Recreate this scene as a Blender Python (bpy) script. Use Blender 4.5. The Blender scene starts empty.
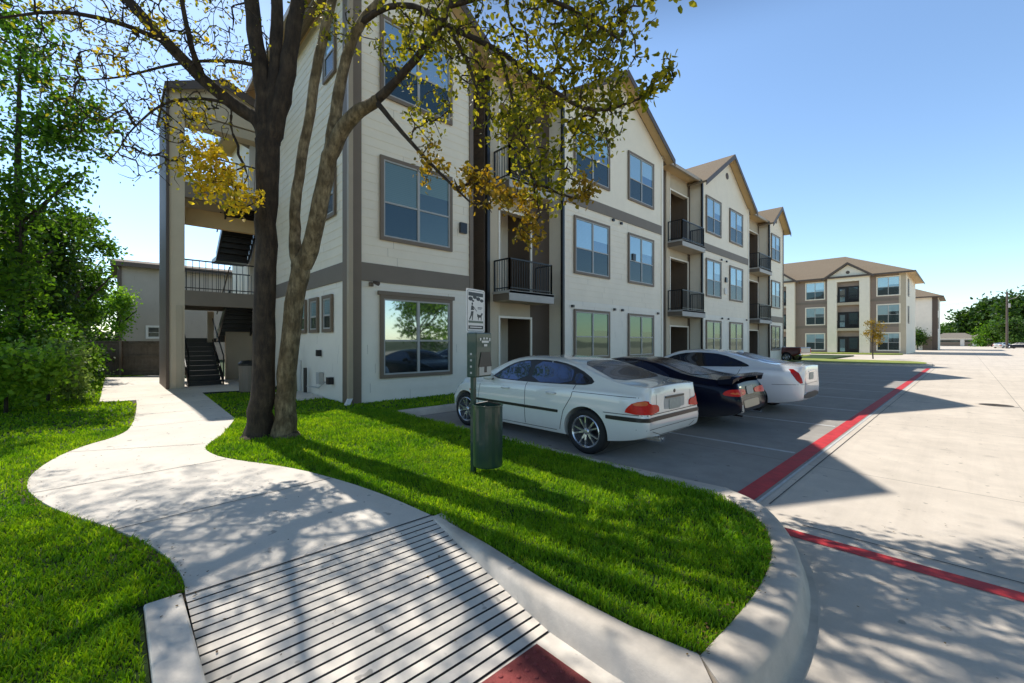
import bpy, bmesh, math, random
import numpy as np
from mathutils import Vector, Matrix
from mathutils.bvhtree import BVHTree
from mathutils.geometry import delaunay_2d_cdt
R = math.radians
random.seed(7); rng = np.random.default_rng(7)
SC = bpy.context.scene
COL = SC.collection

# ------------------------------------------------------------------ camera
FPX = 425.0; CAMH = 1.65
YAW = math.atan((965-512)/FPX); SY = math.sin(YAW); CY = math.cos(YAW)
cam_d = bpy.data.cameras.new('camera'); cam = bpy.data.objects.new('camera', cam_d); COL.objects.link(cam)
cam.location = (0, 0, CAMH); cam.rotation_euler = (R(90), 0, YAW)
cam_d.sensor_width = 36; cam_d.lens = FPX/1024*36; cam_d.clip_end = 5000; cam_d.clip_start = .05
SC.camera = cam
def at(px, py, d):            # a surveyed point: bearing, elevation and depth -> world
    s = (px-512)/FPX
    return Vector((d*(-SY+s*CY), d*(CY+s*SY), CAMH+d*(341.5-py)/FPX))

# ------------------------------------------------------------------ materials
def nm(name):
    m = bpy.data.materials.new(name); m.use_nodes = True
    nt = m.node_tree; b = nt.nodes['Principled BSDF']; return m, nt, b
def N(nt, t, **k):
    n = nt.nodes.new(t)
    for a, v in k.items():
        if a in n.inputs: n.inputs[a].default_value = v
        else: setattr(n, a, v)
    return n
def L(nt, a, b): nt.links.new(a, b)
def math_n(nt, op, a, b=None, c=None):
    n = nt.nodes.new('ShaderNodeMath'); n.operation = op
    for i, v in enumerate((a, b, c)):
        if v is None: continue
        if isinstance(v, (int, float)): n.inputs[i].default_value = v
        else: L(nt, v, n.inputs[i])
    return n.outputs[0]
def mixc(nt, f, a, b, bt='MIX'):
    n = nt.nodes.new('ShaderNodeMix'); n.data_type = 'RGBA'; n.blend_type = bt
    for i, v in ((0, f), (6, a), (7, b)):
        if isinstance(v, (int, float)): n.inputs[i].default_value = v
        elif isinstance(v, tuple): n.inputs[i].default_value = (*v, 1) if len(v) == 3 else v
        else: L(nt, v, n.inputs[i])
    return n.outputs[2]
def plain(name, col, rough=.6, var=.12, scale=6, bump=0, metal=0, spec=.5, coat=0, bscale=None):
    m, nt, b = nm(name)
    tc = N(nt, 'ShaderNodeTexCoord')
    no = N(nt, 'ShaderNodeTexNoise', Scale=scale, Detail=6.0, Roughness=.65); L(nt, tc.outputs['Object'], no.inputs['Vector'])
    lo = tuple(c*(1-var) for c in col); hi = tuple(min(1, c*(1+var)) for c in col)
    rr = N(nt, 'ShaderNodeMapRange'); rr.inputs[1].default_value = .3; rr.inputs[2].default_value = .7
    L(nt, no.outputs[0], rr.inputs[0])
    L(nt, mixc(nt, rr.outputs[0], lo, hi), b.inputs['Base Color'])
    b.inputs['Roughness'].default_value = rough; b.inputs['Metallic'].default_value = metal
    b.inputs['Specular IOR Level'].default_value = spec; b.inputs['Coat Weight'].default_value = coat; b.inputs['Coat Roughness'].default_value = .03
    if bump:
        n2 = N(nt, 'ShaderNodeTexNoise', Scale=bscale or scale*8, Detail=4.0); L(nt, tc.outputs['Object'], n2.inputs['Vector'])
        bp = N(nt, 'ShaderNodeBump', Strength=bump, Distance=.01); L(nt, n2.outputs[0], bp.inputs['Height']); L(nt, bp.outputs[0], b.inputs['Normal'])
    return m
def concrete(name, col, joint=None, stain=.35, streak=0):
    m, nt, b = nm(name)
    g = N(nt, 'ShaderNodeNewGeometry'); P = g.outputs['Position']
    def noise(sc, det=6.0, ro=.6):
        n = N(nt, 'ShaderNodeTexNoise', Scale=sc, Detail=det, Roughness=ro); L(nt, P, n.inputs['Vector']); return n.outputs[0]
    def rng_(v, a, b_, c=0, d=1):
        r = N(nt, 'ShaderNodeMapRange'); L(nt, v, r.inputs[0])
        for i, q in ((1, a), (2, b_), (3, c), (4, d)): r.inputs[i].default_value = q
        return r.outputs[0]
    big = rng_(noise(.45), .35, .7); mid = rng_(noise(3.2), .35, .7); fine = rng_(noise(45, 3), .3, .75)
    c = mixc(nt, big, tuple(x*.86 for x in col), tuple(x*1.08 for x in col))
    c = mixc(nt, math_n(nt, 'MULTIPLY', mid, stain), c, tuple(x*.62 for x in col))
    c = mixc(nt, math_n(nt, 'MULTIPLY', fine, .3), c, tuple(x*.7 for x in col))
    sp = rng_(noise(9, 2, .4), .71, .74)
    c = mixc(nt, math_n(nt, 'MULTIPLY', sp, .55), c, tuple(x*.3 for x in col))
    if streak:
        mp = N(nt, 'ShaderNodeMapping'); mp.inputs['Scale'].default_value = (2.6, .10, 1); L(nt, P, mp.inputs[0])
        ns = N(nt, 'ShaderNodeTexNoise', Scale=1.0, Detail=5.0, Roughness=.7); L(nt, mp.outputs[0], ns.inputs['Vector'])
        c = mixc(nt, math_n(nt, 'MULTIPLY', rng_(ns.outputs[0], .48, .72), streak), c, tuple(x*.45 for x in col))
        c = mixc(nt, math_n(nt, 'MULTIPLY', rng_(noise(1.7, 3, .5), .66, .74), .35), c, tuple(x*.35 for x in col))
    if joint:
        sx = N(nt, 'ShaderNodeSeparateXYZ'); L(nt, P, sx.inputs[0])
        for ax, per, off in joint:
            q = math_n(nt, 'ADD', sx.outputs[ax], 400*per+off)
            q = math_n(nt, 'FRACT', math_n(nt, 'DIVIDE', q, per))
            q = math_n(nt, 'ABSOLUTE', math_n(nt, 'SUBTRACT', q, .5))
            q = math_n(nt, 'LESS_THAN', q, .007/per)
            c = mixc(nt, math_n(nt, 'MULTIPLY', q, .7), c, tuple(x*.25 for x in col))
    L(nt, c, b.inputs['Base Color']); b.inputs['Roughness'].default_value = .85; b.inputs['Specular IOR Level'].default_value = .3
    bp = N(nt, 'ShaderNodeBump', Strength=.35, Distance=.004); L(nt, noise(70, 4), bp.inputs['Height']); L(nt, bp.outputs[0], b.inputs['Normal'])
    return m
def leafmat(name, cols, trans=.45, rough=.5, patch=0, tg=1.0):
    m, nt, b = nm(name)
    g = N(nt, 'ShaderNodeNewGeometry'); cr = N(nt, 'ShaderNodeValToRGB')
    el = cr.color_ramp.elements
    while len(el) < len(cols): el.new(.5)
    for i, c in enumerate(cols): el[i].position = i/(len(cols)-1); el[i].color = (*c, 1)
    L(nt, g.outputs['Random Per Island'], cr.inputs[0])
    co = cr.outputs[0]
    if patch:
        n1 = N(nt, 'ShaderNodeTexNoise', Scale=1.3, Detail=5.0, Roughness=.65); L(nt, g.outputs['Position'], n1.inputs['Vector'])
        mr = N(nt, 'ShaderNodeMapRange'); mr.inputs[1].default_value = .38; mr.inputs[2].default_value = .66; L(nt, n1.outputs[0], mr.inputs[0])
        co = mixc(nt, 1.0, co, mixc(nt, mr.outputs[0], (.62, .74, .75), (1.45, 1.22, 1.1)), 'MULTIPLY')
        n2 = N(nt, 'ShaderNodeTexNoise', Scale=11.0, Detail=2.0); L(nt, g.outputs['Position'], n2.inputs['Vector'])
        m2 = N(nt, 'ShaderNodeMapRange'); m2.inputs[1].default_value = .64; m2.inputs[2].default_value = .74; L(nt, n2.outputs[0], m2.inputs[0])
        co = mixc(nt, math_n(nt, 'MULTIPLY', m2.outputs[0], .6), co, (.30, .30, .07))
    L(nt, co, b.inputs['Base Color']); b.inputs['Roughness'].default_value = rough; b.inputs['Specular IOR Level'].default_value = .3
    tr = N(nt, 'ShaderNodeBsdfTranslucent'); tcol = mixc(nt, .6, co, (1.0, .95, .35), 'MULTIPLY')
    tcol = mixc(nt, 1.0, tcol, (1.9*tg, 1.9*tg, 1.3*tg), 'MULTIPLY'); L(nt, tcol, tr.inputs[0])
    mx = N(nt, 'ShaderNodeMixShader'); mx.inputs[0].default_value = trans
    L(nt, b.outputs[0], mx.inputs[1]); L(nt, tr.outputs[0], mx.inputs[2])
    L(nt, mx.outputs[0], nt.nodes['Material Output'].inputs[0]); return m
def bark(name, a, b2, scale=5):
    m, nt, b = nm(name)
    tc = N(nt, 'ShaderNodeTexCoord'); mp = N(nt, 'ShaderNodeMapping'); mp.inputs['Scale'].default_value = (1, 1, .3); L(nt, tc.outputs['Object'], mp.inputs[0])
    n1 = N(nt, 'ShaderNodeTexNoise', Scale=scale*3, Detail=8.0, Roughness=.7); L(nt, mp.outputs[0], n1.inputs['Vector'])
    n2 = N(nt, 'ShaderNodeTexNoise', Scale=scale*.9, Detail=5.0); L(nt, tc.outputs['Object'], n2.inputs['Vector'])
    n3 = N(nt, 'ShaderNodeTexNoise', Scale=scale*14, Detail=6.0, Roughness=.7); L(nt, mp.outputs[0], n3.inputs['Vector'])
    r = N(nt, 'ShaderNodeMapRange'); r.inputs[1].default_value = .42; r.inputs[2].default_value = .6; L(nt, n2.outputs[0], r.inputs[0])
    c = mixc(nt, r.outputs[0], a, b2)
    r2 = N(nt, 'ShaderNodeMapRange'); r2.inputs[1].default_value = .35; r2.inputs[2].default_value = .65; L(nt, n1.outputs[0], r2.inputs[0])
    c = mixc(nt, r2.outputs[0], tuple(x*.35 for x in a), c); L(nt, c, b.inputs['Base Color']); b.inputs['Roughness'].default_value = .9
    h = math_n(nt, 'ADD', n1.outputs[0], math_n(nt, 'MULTIPLY', n3.outputs[0], .4))
    bp = N(nt, 'ShaderNodeBump', Strength=.9, Distance=.03); L(nt, h, bp.inputs['Height']); L(nt, bp.outputs[0], b.inputs['Normal']); return m
def glassy(name, diff, gl, fac, rough=.03, blinds=0, bump=.14):
    m, nt, b = nm(name)
    tc = N(nt, 'ShaderNodeNewGeometry'); no = N(nt, 'ShaderNodeTexNoise', Scale=1.1, Detail=0.0); L(nt, tc.outputs['Position'], no.inputs['Vector'])
    bp = N(nt, 'ShaderNodeBump', Strength=bump, Distance=.03); L(nt, no.outputs[0], bp.inputs['Height'])
    b.inputs['Base Color'].default_value = (*diff, 1); b.inputs['Roughness'].default_value = .25; b.inputs['Specular IOR Level'].default_value = .3
    if blinds:
        sz = N(nt, 'ShaderNodeSeparateXYZ'); L(nt, tc.outputs['Position'], sz.inputs[0])
        st = math_n(nt, 'LESS_THAN', math_n(nt, 'FRACT', math_n(nt, 'MULTIPLY', sz.outputs[2], 20.0)), .22)
        rp = tc.outputs['Random Per Island']; fz = math_n(nt, 'FRACT', math_n(nt, 'DIVIDE', math_n(nt, 'ADD', sz.outputs[2], -.75), 3.575))
        up = math_n(nt, 'GREATER_THAN', fz, math_n(nt, 'MULTIPLY', math_n(nt, 'SUBTRACT', rp, .72), 1.8))
        tone = math_n(nt, 'ADD', math_n(nt, 'MULTIPLY', rp, .55), .55)
        c = mixc(nt, 1.0, diff, (1, 1, 1), 'MULTIPLY'); vm = N(nt, 'ShaderNodeVectorMath', operation='SCALE'); L(nt, c, vm.inputs[0]); L(nt, tone, vm.inputs['Scale'])
        c = mixc(nt, math_n(nt, 'MULTIPLY', st, .45), vm.outputs[0], tuple(x*.4 for x in diff)); c = mixc(nt, up, (.012, .016, .018), c); L(nt, c, b.inputs['Base Color'])
    g = N(nt, 'ShaderNodeBsdfGlossy', Roughness=rough); g.inputs[0].default_value = (*gl, 1); L(nt, bp.outputs[0], g.inputs['Normal'])
    mx = N(nt, 'ShaderNodeMixShader'); mx.inputs[0].default_value = fac
    L(nt, b.outputs[0], mx.inputs[1]); L(nt, g.outputs[0], mx.inputs[2]); L(nt, mx.outputs[0], nt.nodes['Material Output'].inputs[0]); return m
def paint(name, col, rough=.25, metal=0, coat=1.0, spec=.5):
    m, nt, b = nm(name)
    tc = N(nt, 'ShaderNodeTexCoord'); no = N(nt, 'ShaderNodeTexNoise', Scale=3.0, Detail=5.0); L(nt, tc.outputs['Object'], no.inputs['Vector'])
    sz = N(nt, 'ShaderNodeSeparateXYZ'); L(nt, tc.outputs['Object'], sz.inputs[0])
    d = N(nt, 'ShaderNodeMapRange'); d.inputs[1].default_value = .55; d.inputs[2].default_value = .2; L(nt, sz.outputs[2], d.inputs[0])
    f = math_n(nt, 'MULTIPLY', math_n(nt, 'MULTIPLY', d.outputs[0], no.outputs[0]), .5)
    L(nt, mixc(nt, f, col, (.18, .16, .13)), b.inputs['Base Color'])
    b.inputs['Roughness'].default_value = rough; b.inputs['Metallic'].default_value = metal
    b.inputs['Coat Weight'].default_value = coat; b.inputs['Coat Roughness'].default_value = .02; b.inputs['Specular IOR Level'].default_value = spec; return m

M = {}
M['lot'] = concrete('lot_concrete', (.80, .70, .58), joint=((0, 4.6, 1.35), (1, 4.6, .1)), stain=.38, streak=.22)
M['bays'] = concrete('bay_concrete_shade_tint', (.44, .405, .36), joint=((0, 4.6, 1.35), (1, 4.6, .1)), stain=.5)  # lot concrete darkened in colour to carry the building's shade over the stalls
M['path'] = concrete('path_concrete', (.87, .79, .68), stain=.28)
M['curb'] = concrete('curb_concrete', (.76, .67, .56), stain=.9, streak=.0)
M['groove'] = plain('groove_dark', (.06, .055, .05), .95)
M['soil'] = plain('lawn_soil', (.025, .055, .008), .95, .4, 3, .6)
M['dirt'] = plain('dirt', (.10, .075, .05), .95, .4, 20, .6)
M['ground'] = plain('far_ground', (.10, .12, .05), .95, .3, .2)
M['drygrass'] = plain('median_grass', (.26, .30, .05), .95, .35, 2, .6)
M['red'] = plain('red_paint', (.60, .032, .035), .7, .22, 5, .3)
M['white_line'] = plain('white_line_paint', (.62, .62, .60), .7, .15, 12)
M['tactile'] = plain('tactile_red', (.27, .045, .040), .75, .3, 14, .4)
M['siding'] = plain('cream_siding', (.90, .80, .63), .6, .04, 1.5)
M['siding_lo'] = plain('pale_siding', (.89, .82, .69), .6, .04, 1.5)
M['brown'] = plain('brown_siding', (.11, .078, .055), .6, .06, 2)
M['trim'] = plain('taupe_trim', (.19, .14, .095), .55, .05, 2)
M['taupe'] = plain('taupe_band', (.20, .16, .12), .6, .05, 2)
M['beige'] = plain('beige_stucco', (.50, .42, .30), .8, .05, 2, .2)
M['tower'] = plain('tower_stucco', (.60, .50, .36), .8, .05, 2, .2)
M['soffit'] = plain('tan_soffit', (.62, .44, .22), .7, .05, 2)
M['fascia'] = plain('dark_fascia', (.10, .07, .05), .5, .05, 2)
M['gutter'] = plain('tan_gutter', (.42, .33, .22), .4, .05, 2)
M['white'] = plain('white_trim', (.75, .73, .68), .5, .04, 3)
M['vinyl'] = plain('window_vinyl', (.42, .41, .38), .4, .03, 3)
M['black'] = plain('black_metal', (.012, .012, .013), .35, .1, 5)
M['dark'] = plain('dark_interior', (.02, .018, .016), .8, .1, 3)
M['slab'] = plain('balcony_fascia', (.48, .46, .42), .7, .05, 3)
def shingle(name, col):
    m, nt, b = nm(name)
    g = N(nt, 'ShaderNodeNewGeometry')
    n = N(nt, 'ShaderNodeTexNoise', Scale=14.0, Detail=4.0); L(nt, g.outputs['Position'], n.inputs['Vector'])
    n2 = N(nt, 'ShaderNodeTexNoise', Scale=.8, Detail=3.0); L(nt, g.outputs['Position'], n2.inputs['Vector'])
    sp = N(nt, 'ShaderNodeSeparateXYZ'); L(nt, g.outputs['Position'], sp.inputs[0])
    fr = math_n(nt, 'FRACT', math_n(nt, 'MULTIPLY', sp.outputs[2], 14.0))
    c = mixc(nt, n.outputs[0], tuple(x*.6 for x in col), tuple(x*1.35 for x in col))
    c = mixc(nt, math_n(nt, 'MULTIPLY', n2.outputs[0], .4), c, tuple(x*.7 for x in col))
    c = mixc(nt, math_n(nt, 'MULTIPLY', math_n(nt, 'LESS_THAN', fr, .14), .5), c, tuple(x*.3 for x in col))
    L(nt, c, b.inputs['Base Color']); b.inputs['Roughness'].default_value = .9; return m
M['roof'] = shingle('shingle_roof', (.24, .185, .125))
M['glass_hi'] = glassy('window_glass_upper', (.30, .44, .46), (.62, .80, .90), .32, blinds=1)
M['glass_a'] = glassy('window_glass_green', (.10, .14, .10), (.6, .75, .70), .13, blinds=1)
M['glass_lo'] = glassy('window_glass_screened', (.016, .028, .030), (.35, .48, .52), .10)
M['glass_ground'] = glassy('window_glass_ground', (.07, .14, .07), (.55, .75, .55), .13, blinds=1)  # green base colour stands in for trees reflected in the panes
M['glass_ground_lo'] = glassy('window_glass_ground_lower', (.02, .04, .025), (.5, .65, .5), .10)
M['glass_near'] = glassy('window_glass_mirroring', (.02, .03, .02), (.75, .82, .80), .62)
M['glass_near_lo'] = glassy('window_glass_mirroring_screened', (.012, .018, .02), (.5, .6, .62), .30)
M['glass_door'] = glassy('door_glass', (.02, .03, .035), (.5, .6, .65), .3)
M['bark_dark'] = bark('dark_bark', (.050, .033, .019), (.090, .062, .036))
M['bark_mottled'] = bark('mottled_bark', (.17, .12, .055), (.34, .26, .14), 6)
M['bark_grey'] = bark('grey_bark', (.07, .055, .04), (.12, .10, .08))
M['leaf_oak'] = leafmat('oak_leaves', [(.05, .065, .008), (.11, .12, .012), (.19, .18, .018), (.30, .25, .025), (.09, .10, .010)], .58, .5, 0, 1.35)
M['leaf_gold'] = leafmat('golden_leaves', [(.45, .30, .015), (.60, .42, .02), (.68, .52, .04), (.38, .28, .02), (.24, .24, .02)])
M['leaf_rust'] = leafmat('rusty_leaves', [(.22, .13, .015), (.34, .21, .02), (.16, .13, .015), (.28, .20, .02)])
M['leaf_green'] = leafmat('green_leaves', [(.02, .06, .006), (.05, .13, .010), (.09, .20, .015), (.15, .28, .02), (.03, .08, .008)])
M['leaf_dark'] = leafmat('dark_leaves', [(.014, .04, .008), (.028, .075, .010), (.05, .11, .014), (.08, .15, .018)], .35)
M['leaf_light'] = leafmat('light_leaves', [(.08, .19, .015), (.16, .31, .025), (.25, .42, .04), (.10, .21, .02)])
M['leaf_grey'] = leafmat('grey_green_leaves', [(.10, .18, .05), (.17, .26, .09), (.24, .33, .12), (.10, .17, .05)])
M['litter'] = leafmat('dry_leaf_litter', [(.10, .055, .02), (.20, .12, .03), (.06, .035, .015), (.30, .20, .05)], .1, .8)
M['grass'] = leafmat('grass_blades', [(.09, .22, .006), (.17, .34, .008), (.25, .44, .012), (.12, .26, .006), (.36, .50, .03)], .4, .6, 1)
M['green_metal'] = plain('green_metal', (.012, .045, .030), .35, .15, 6, coat=.4)
M['wood_fence'] = plain('fence_wood', (.13, .10, .07), .85, .35, 5, .4)
M['rubber'] = plain('rubber', (.014, .014, .014), .8, .1, 10)
M['alloy'] = plain('alloy_wheel', (.55, .56, .58), .25, .05, 5, metal=.85)
M['chrome'] = plain('chrome', (.75, .75, .75), .08, .02, 5, metal=1)
M['autoglass'] = glassy('car_glass', (.006, .008, .012), (.40, .55, .90), .12, .02, bump=.03)
M['plate'] = plain('number_plate', (.34, .36, .33), .5, .1, 20)
M['redlens'] = plain('red_lens', (.62, .018, .008), .25, .25, 12, spec=.2)
M['darkred'] = plain('dark_red_lens', (.36, .010, .010), .2, .2, 12, spec=.3)
M['amber'] = plain('amber_lens', (.70, .15, .03), .2, .2, 12, spec=.3)
M['lamp'] = plain('lamp_lens', (.6, .62, .62), .1, .1, 12, coat=1)

# ------------------------------------------------------------------ objects and mesh building
def props(o, label=None, cat=None, group=None, kind=None):
    if label: o['label'] = label
    if cat: o['category'] = cat
    if group: o['group'] = group
    if kind: o['kind'] = kind
    return o
def thing(name, label, cat, loc=(0, 0, 0), rz=0, group=None):
    o = bpy.data.objects.new(name, None); COL.objects.link(o); o.location = loc; o.rotation_euler = (0, 0, rz)
    return props(o, label, cat, group)
class MB:
    def __init__(s): s.v = []; s.f = []; s.m = []; s.mats = []
    def mi(s, m):
        if m not in s.mats: s.mats.append(m)
        return s.mats.index(m)
    def poly(s, pts, m='white'):
        n = len(s.v); s.v += [tuple(p) for p in pts]; s.f.append(list(range(n, n+len(pts)))); s.m.append(s.mi(m)); return s
    def box(s, a, b, m='white', rz=0, piv=None):
        x0, x1 = sorted((a[0], b[0])); y0, y1 = sorted((a[1], b[1])); z0, z1 = sorted((a[2], b[2]))
        n = len(s.v); P = [(x0, y0, z0), (x1, y0, z0), (x1, y1, z0), (x0, y1, z0), (x0, y0, z1), (x1, y0, z1), (x1, y1, z1), (x0, y1, z1)]
        s.v += P
        for f in ((3, 2, 1, 0), (4, 5, 6, 7), (0, 1, 5, 4), (1, 2, 6, 5), (2, 3, 7, 6), (3, 0, 4, 7)):
            s.f.append([n+i for i in f]); s.m.append(s.mi(m))
        return s
    def prism(s, pts, vec, m='white'):      # planar outline extruded along vec
        n = len(pts); a = [Vector(p) for p in pts]; b = [p+Vector(vec) for p in a]
        k = len(s.v); s.v += [tuple(p) for p in a+b]
        s.f.append([k+i for i in range(n)][::-1]); s.m.append(s.mi(m)); s.f.append([k+n+i for i in range(n)]); s.m.append(s.mi(m))
        for i in range(n):
            j = (i+1) % n; s.f.append([k+i, k+j, k+n+j, k+n+i]); s.m.append(s.mi(m))
        return s
    def tube(s, pts, rad, m='black', seg=8, cap=True):
        pts = [Vector(p) for p in pts]; rad = rad if isinstance(rad, (list, tuple)) else [rad]*len(pts)
        k = len(s.v); up = None
        for i, p in enumerate(pts):
            t = (pts[min(i+1, len(pts)-1)]-pts[max(i-1, 0)]).normalized()
            if up is None: up = t.orthogonal().normalized()
            up = (up-t*up.dot(t)); up = up.normalized() if up.length > 1e-5 else t.orthogonal().normalized(); w = t.cross(up)
            for j in range(seg):
                a = 2*math.pi*j/seg; s.v.append(tuple(p+(up*math.cos(a)+w*math.sin(a))*rad[i]))
        for i in range(len(pts)-1):
            for j in range(seg):
                q = (j+1) % seg; s.f.append([k+i*seg+j, k+i*seg+q, k+(i+1)*seg+q, k+(i+1)*seg+j]); s.m.append(s.mi(m))
        if cap:
            s.f.append([k+j for j in range(seg)][::-1]); s.m.append(s.mi(m)); e = k+(len(pts)-1)*seg; s.f.append([e+j for j in range(seg)]); s.m.append(s.mi(m))
        return s
    def lathe(s, prof, seg=24, m='white', T=None):   # prof: (r,z) list about z
        T = T or Matrix(); k = len(s.v)
        for r, z in prof:
            for j in range(seg):
                a = 2*math.pi*j/seg; s.v.append(tuple(T @ Vector((r*math.cos(a), r*math.sin(a), z))))
        for i in range(len(prof)-1):
            for j in range(seg):
                q = (j+1) % seg; s.f.append([k+i*seg+j, k+i*seg+q, k+(i+1)*seg+q, k+(i+1)*seg+j]); s.m.append(s.mi(m))
        return s
    def build(s, name, parent=None, smooth=False, bevel=0, T=None):
        me = bpy.data.meshes.new(name); V = s.v if T is None else [tuple(T @ Vector(p)) for p in s.v]
        me.from_pydata(V, [], s.f)
        for m in s.mats: me.materials.append(M[m])
        me.polygons.foreach_set('material_index', s.m)
        if smooth: me.polygons.foreach_set('use_smooth', [True]*len(s.f))
        o = bpy.data.objects.new(name, me); COL.objects.link(o)
        if parent: o.parent = parent
        if bevel:
            b = o.modifiers.new('b', 'BEVEL'); b.width = bevel; b.segments = 2; b.limit_method = 'ANGLE'
        return o
def np_mesh(name, V, F, mat, parent=None, smooth=False):
    me = bpy.data.meshes.new(name); V = np.asarray(V, np.float32); F = np.asarray(F, np.int32)
    me.vertices.add(len(V)); me.vertices.foreach_set('co', V.ravel())
    k = F.shape[1]; me.loops.add(F.size); me.loops.foreach_set('vertex_index', F.ravel())
    me.polygons.add(len(F)); me.polygons.foreach_set('loop_start', np.arange(0, F.size, k)); me.polygons.foreach_set('loop_total', np.full(len(F), k, np.int32))
    me.materials.append(mat); me.update(); me.validate()
    if smooth: me.polygons.foreach_set('use_smooth', [True]*len(F))
    o = bpy.data.objects.new(name, me); COL.objects.link(o)
    if parent: o.parent = parent
    return o
def sheet(name, outline, z, mat, holes=(), skirt=None, kind='structure', label=None, cat=None, parent=None):
    """flat polygon (x,y) at height z, optional skirt down to a lower height"""
    pts = [Vector(p) for p in outline]; n = len(pts)
    out = delaunay_2d_cdt(pts, [], [list(range(n))], 1, 1e-5)
    mb = MB()
    vs = [(p.x, p.y, z) for p in out[0]]; mb.v = vs
    for f in out[2]:
        a, b, c = (Vector(vs[i]) for i in f[:3])
        f = list(f)
        if (b-a).cross(c-a).z < 0: f = f[::-1]
        mb.f.append(f); mb.m.append(mb.mi(mat))
    if skirt is not None:
        for i in range(n):
            a = pts[i]; b = pts[(i+1) % n]
            mb.poly([(a.x, a.y, skirt), (b.x, b.y, skirt), (b.x, b.y, z), (a.x, a.y, z)], mat)
    o = mb.build(name, parent)
    props(o, label, cat, None, kind); return o
def smooth_line(pts, it=2, closed=False):
    for _ in range(it):
        q = []
        n = len(pts)
        if not closed: q.append(pts[0])
        for i in range(n if closed else n-1):
            a = pts[i]; b = pts[(i+1) % n]
            q.append(tuple(a[k]*.75+b[k]*.25 for k in range(len(a)))); q.append(tuple(a[k]*.25+b[k]*.75 for k in range(len(a))))
        if not closed: q.append(pts[-1])
        pts = q
    return pts

# ------------------------------------------------------------------ light
SUN_EL = 53.0
sun_dir = Vector((1.0, .02, 0)).normalized()*math.cos(R(SUN_EL)) + Vector((0, 0, -math.sin(R(SUN_EL))))
sl = bpy.data.lights.new('sun', 'SUN'); sl.energy = 5.0; sl.angle = R(.5); sl.color = (1, .95, .87)
so = bpy.data.objects.new('sun', sl); COL.objects.link(so); so.rotation_euler = sun_dir.to_track_quat('-Z', 'Y').to_euler()
w = bpy.data.worlds.new('World'); SC.world = w; w.use_nodes = True
nt = w.node_tree; bg = nt.nodes['Background']; sky = nt.nodes.new('ShaderNodeTexSky'); sky.sky_type = 'NISHITA'; sky.sun_disc = False
sky.sun_elevation = R(SUN_EL); sky.sun_rotation = math.atan2(-1.0, -.02); sky.air_density = 1.0; sky.dust_density = .3; sky.ozone_density = 2.2
# sky tint darkened toward the zenith to cut overhead fill, brightened lower down
tcw = nt.nodes.new('ShaderNodeTexCoord'); sxw = nt.nodes.new('ShaderNodeSeparateXYZ'); nt.links.new(tcw.outputs['Generated'], sxw.inputs[0])
mrw = nt.nodes.new('ShaderNodeMapRange'); mrw.interpolation_type = 'SMOOTHSTEP'; nt.links.new(sxw.outputs[2], mrw.inputs[0]); mrw.inputs[1].default_value = .52; mrw.inputs[2].default_value = .74; mrw.inputs[3].default_value = 0; mrw.inputs[4].default_value = 1
tint = mixc(nt, mrw.outputs[0], (1.48, 1.58, 1.60), (.16, .17, .19))
nt.links.new(mixc(nt, 1.0, sky.outputs[0], tint, 'MULTIPLY'), bg.inputs[0]); bg.inputs[1].default_value = .145
SC.view_settings.view_transform = 'Standard'; SC.view_settings.look = 'None'; SC.view_settings.exposure = 0
SC.cycles.max_bounces = 6; SC.cycles.transparent_max_bounces = 8

# ------------------------------------------------------------------ ground, lot, path
GZ = .13
sheet('ground', [(-1500, -1500), (1500, -1500), (1500, 2500), (-1500, 2500)], -.06, 'ground')
sheet('parking_lot', [(-40, -40), (45, -40), (45, 230), (-40, 230)], 0, 'lot')
sheet('parking_bay_shade_sheet', [(-8.45, 4.4), (-1.46, 4.4), (-1.40, 36.6), (-1.9, 38), (-8.45, 38)], .0025, 'bays')  # overlay whose darker colour paints shade onto the stall area
nose_in = smooth_line([(-1.6, 4.28), (-1.25, 4.08), (-1.0, 3.66), (-.88, 3.15), (-.85, 2.6), (-.87, 2.04)], 2)
nose_out = smooth_line([(-1.75, 4.78), (-1.3, 4.58), (-.88, 3.95), (-.66, 3.4), (-.55, 2.8), (-.53, 2.3), (-.60, 1.83)], 2)
RX0, RX1 = -3.12, -1.60
path_L = smooth_line([(RX0, .31), (-3.48, .33), (-4.08, .22), (-4.82, -.06), (-5.39, -.32), (-6.06, -.54), (-6.72, -.68), (-7.5, -.66), (-8.5, -.42), (-9.24, .12), (-10.4, .27), (-13.06, .40), (-14.5, .43)], 2)
path_R = smooth_line([(-9.73, 1.73), (-8.2, 1.30), (-7.45, .95), (-7.05, .93), (-6.47, 1.04), (-5.51, 1.54), (-4.6, 1.80), (-3.85, 1.94), (RX0, 2.0)], 2)
lawn = [(-1.0, -30), (-1.0, .12), (RX0-.05, .12), (RX0, 2.0)] + [(-2.5, 1.96), (-1.6, 1.92), (-.9, 2.0)] + nose_in[::-1] + [(-2.96, 4.42), (-8.45, 4.42), (-8.45, 60), (-60, 60), (-60, -30)]
sheet('lawn_ground', lawn, GZ, 'soil', skirt=-.05)
path_poly = path_L + [(-14.62, -.25), (-24.5, -.25), (-24.5, 1.9), (-15.25, 1.9)] + path_R
path_poly = [p for i, p in enumerate(path_poly) if i == 0 or p != path_poly[i-1]]
sheet('path', path_poly, GZ+.024, 'path', skirt=GZ-.03)
pj = MB()       # tooled joints across the walk
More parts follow.
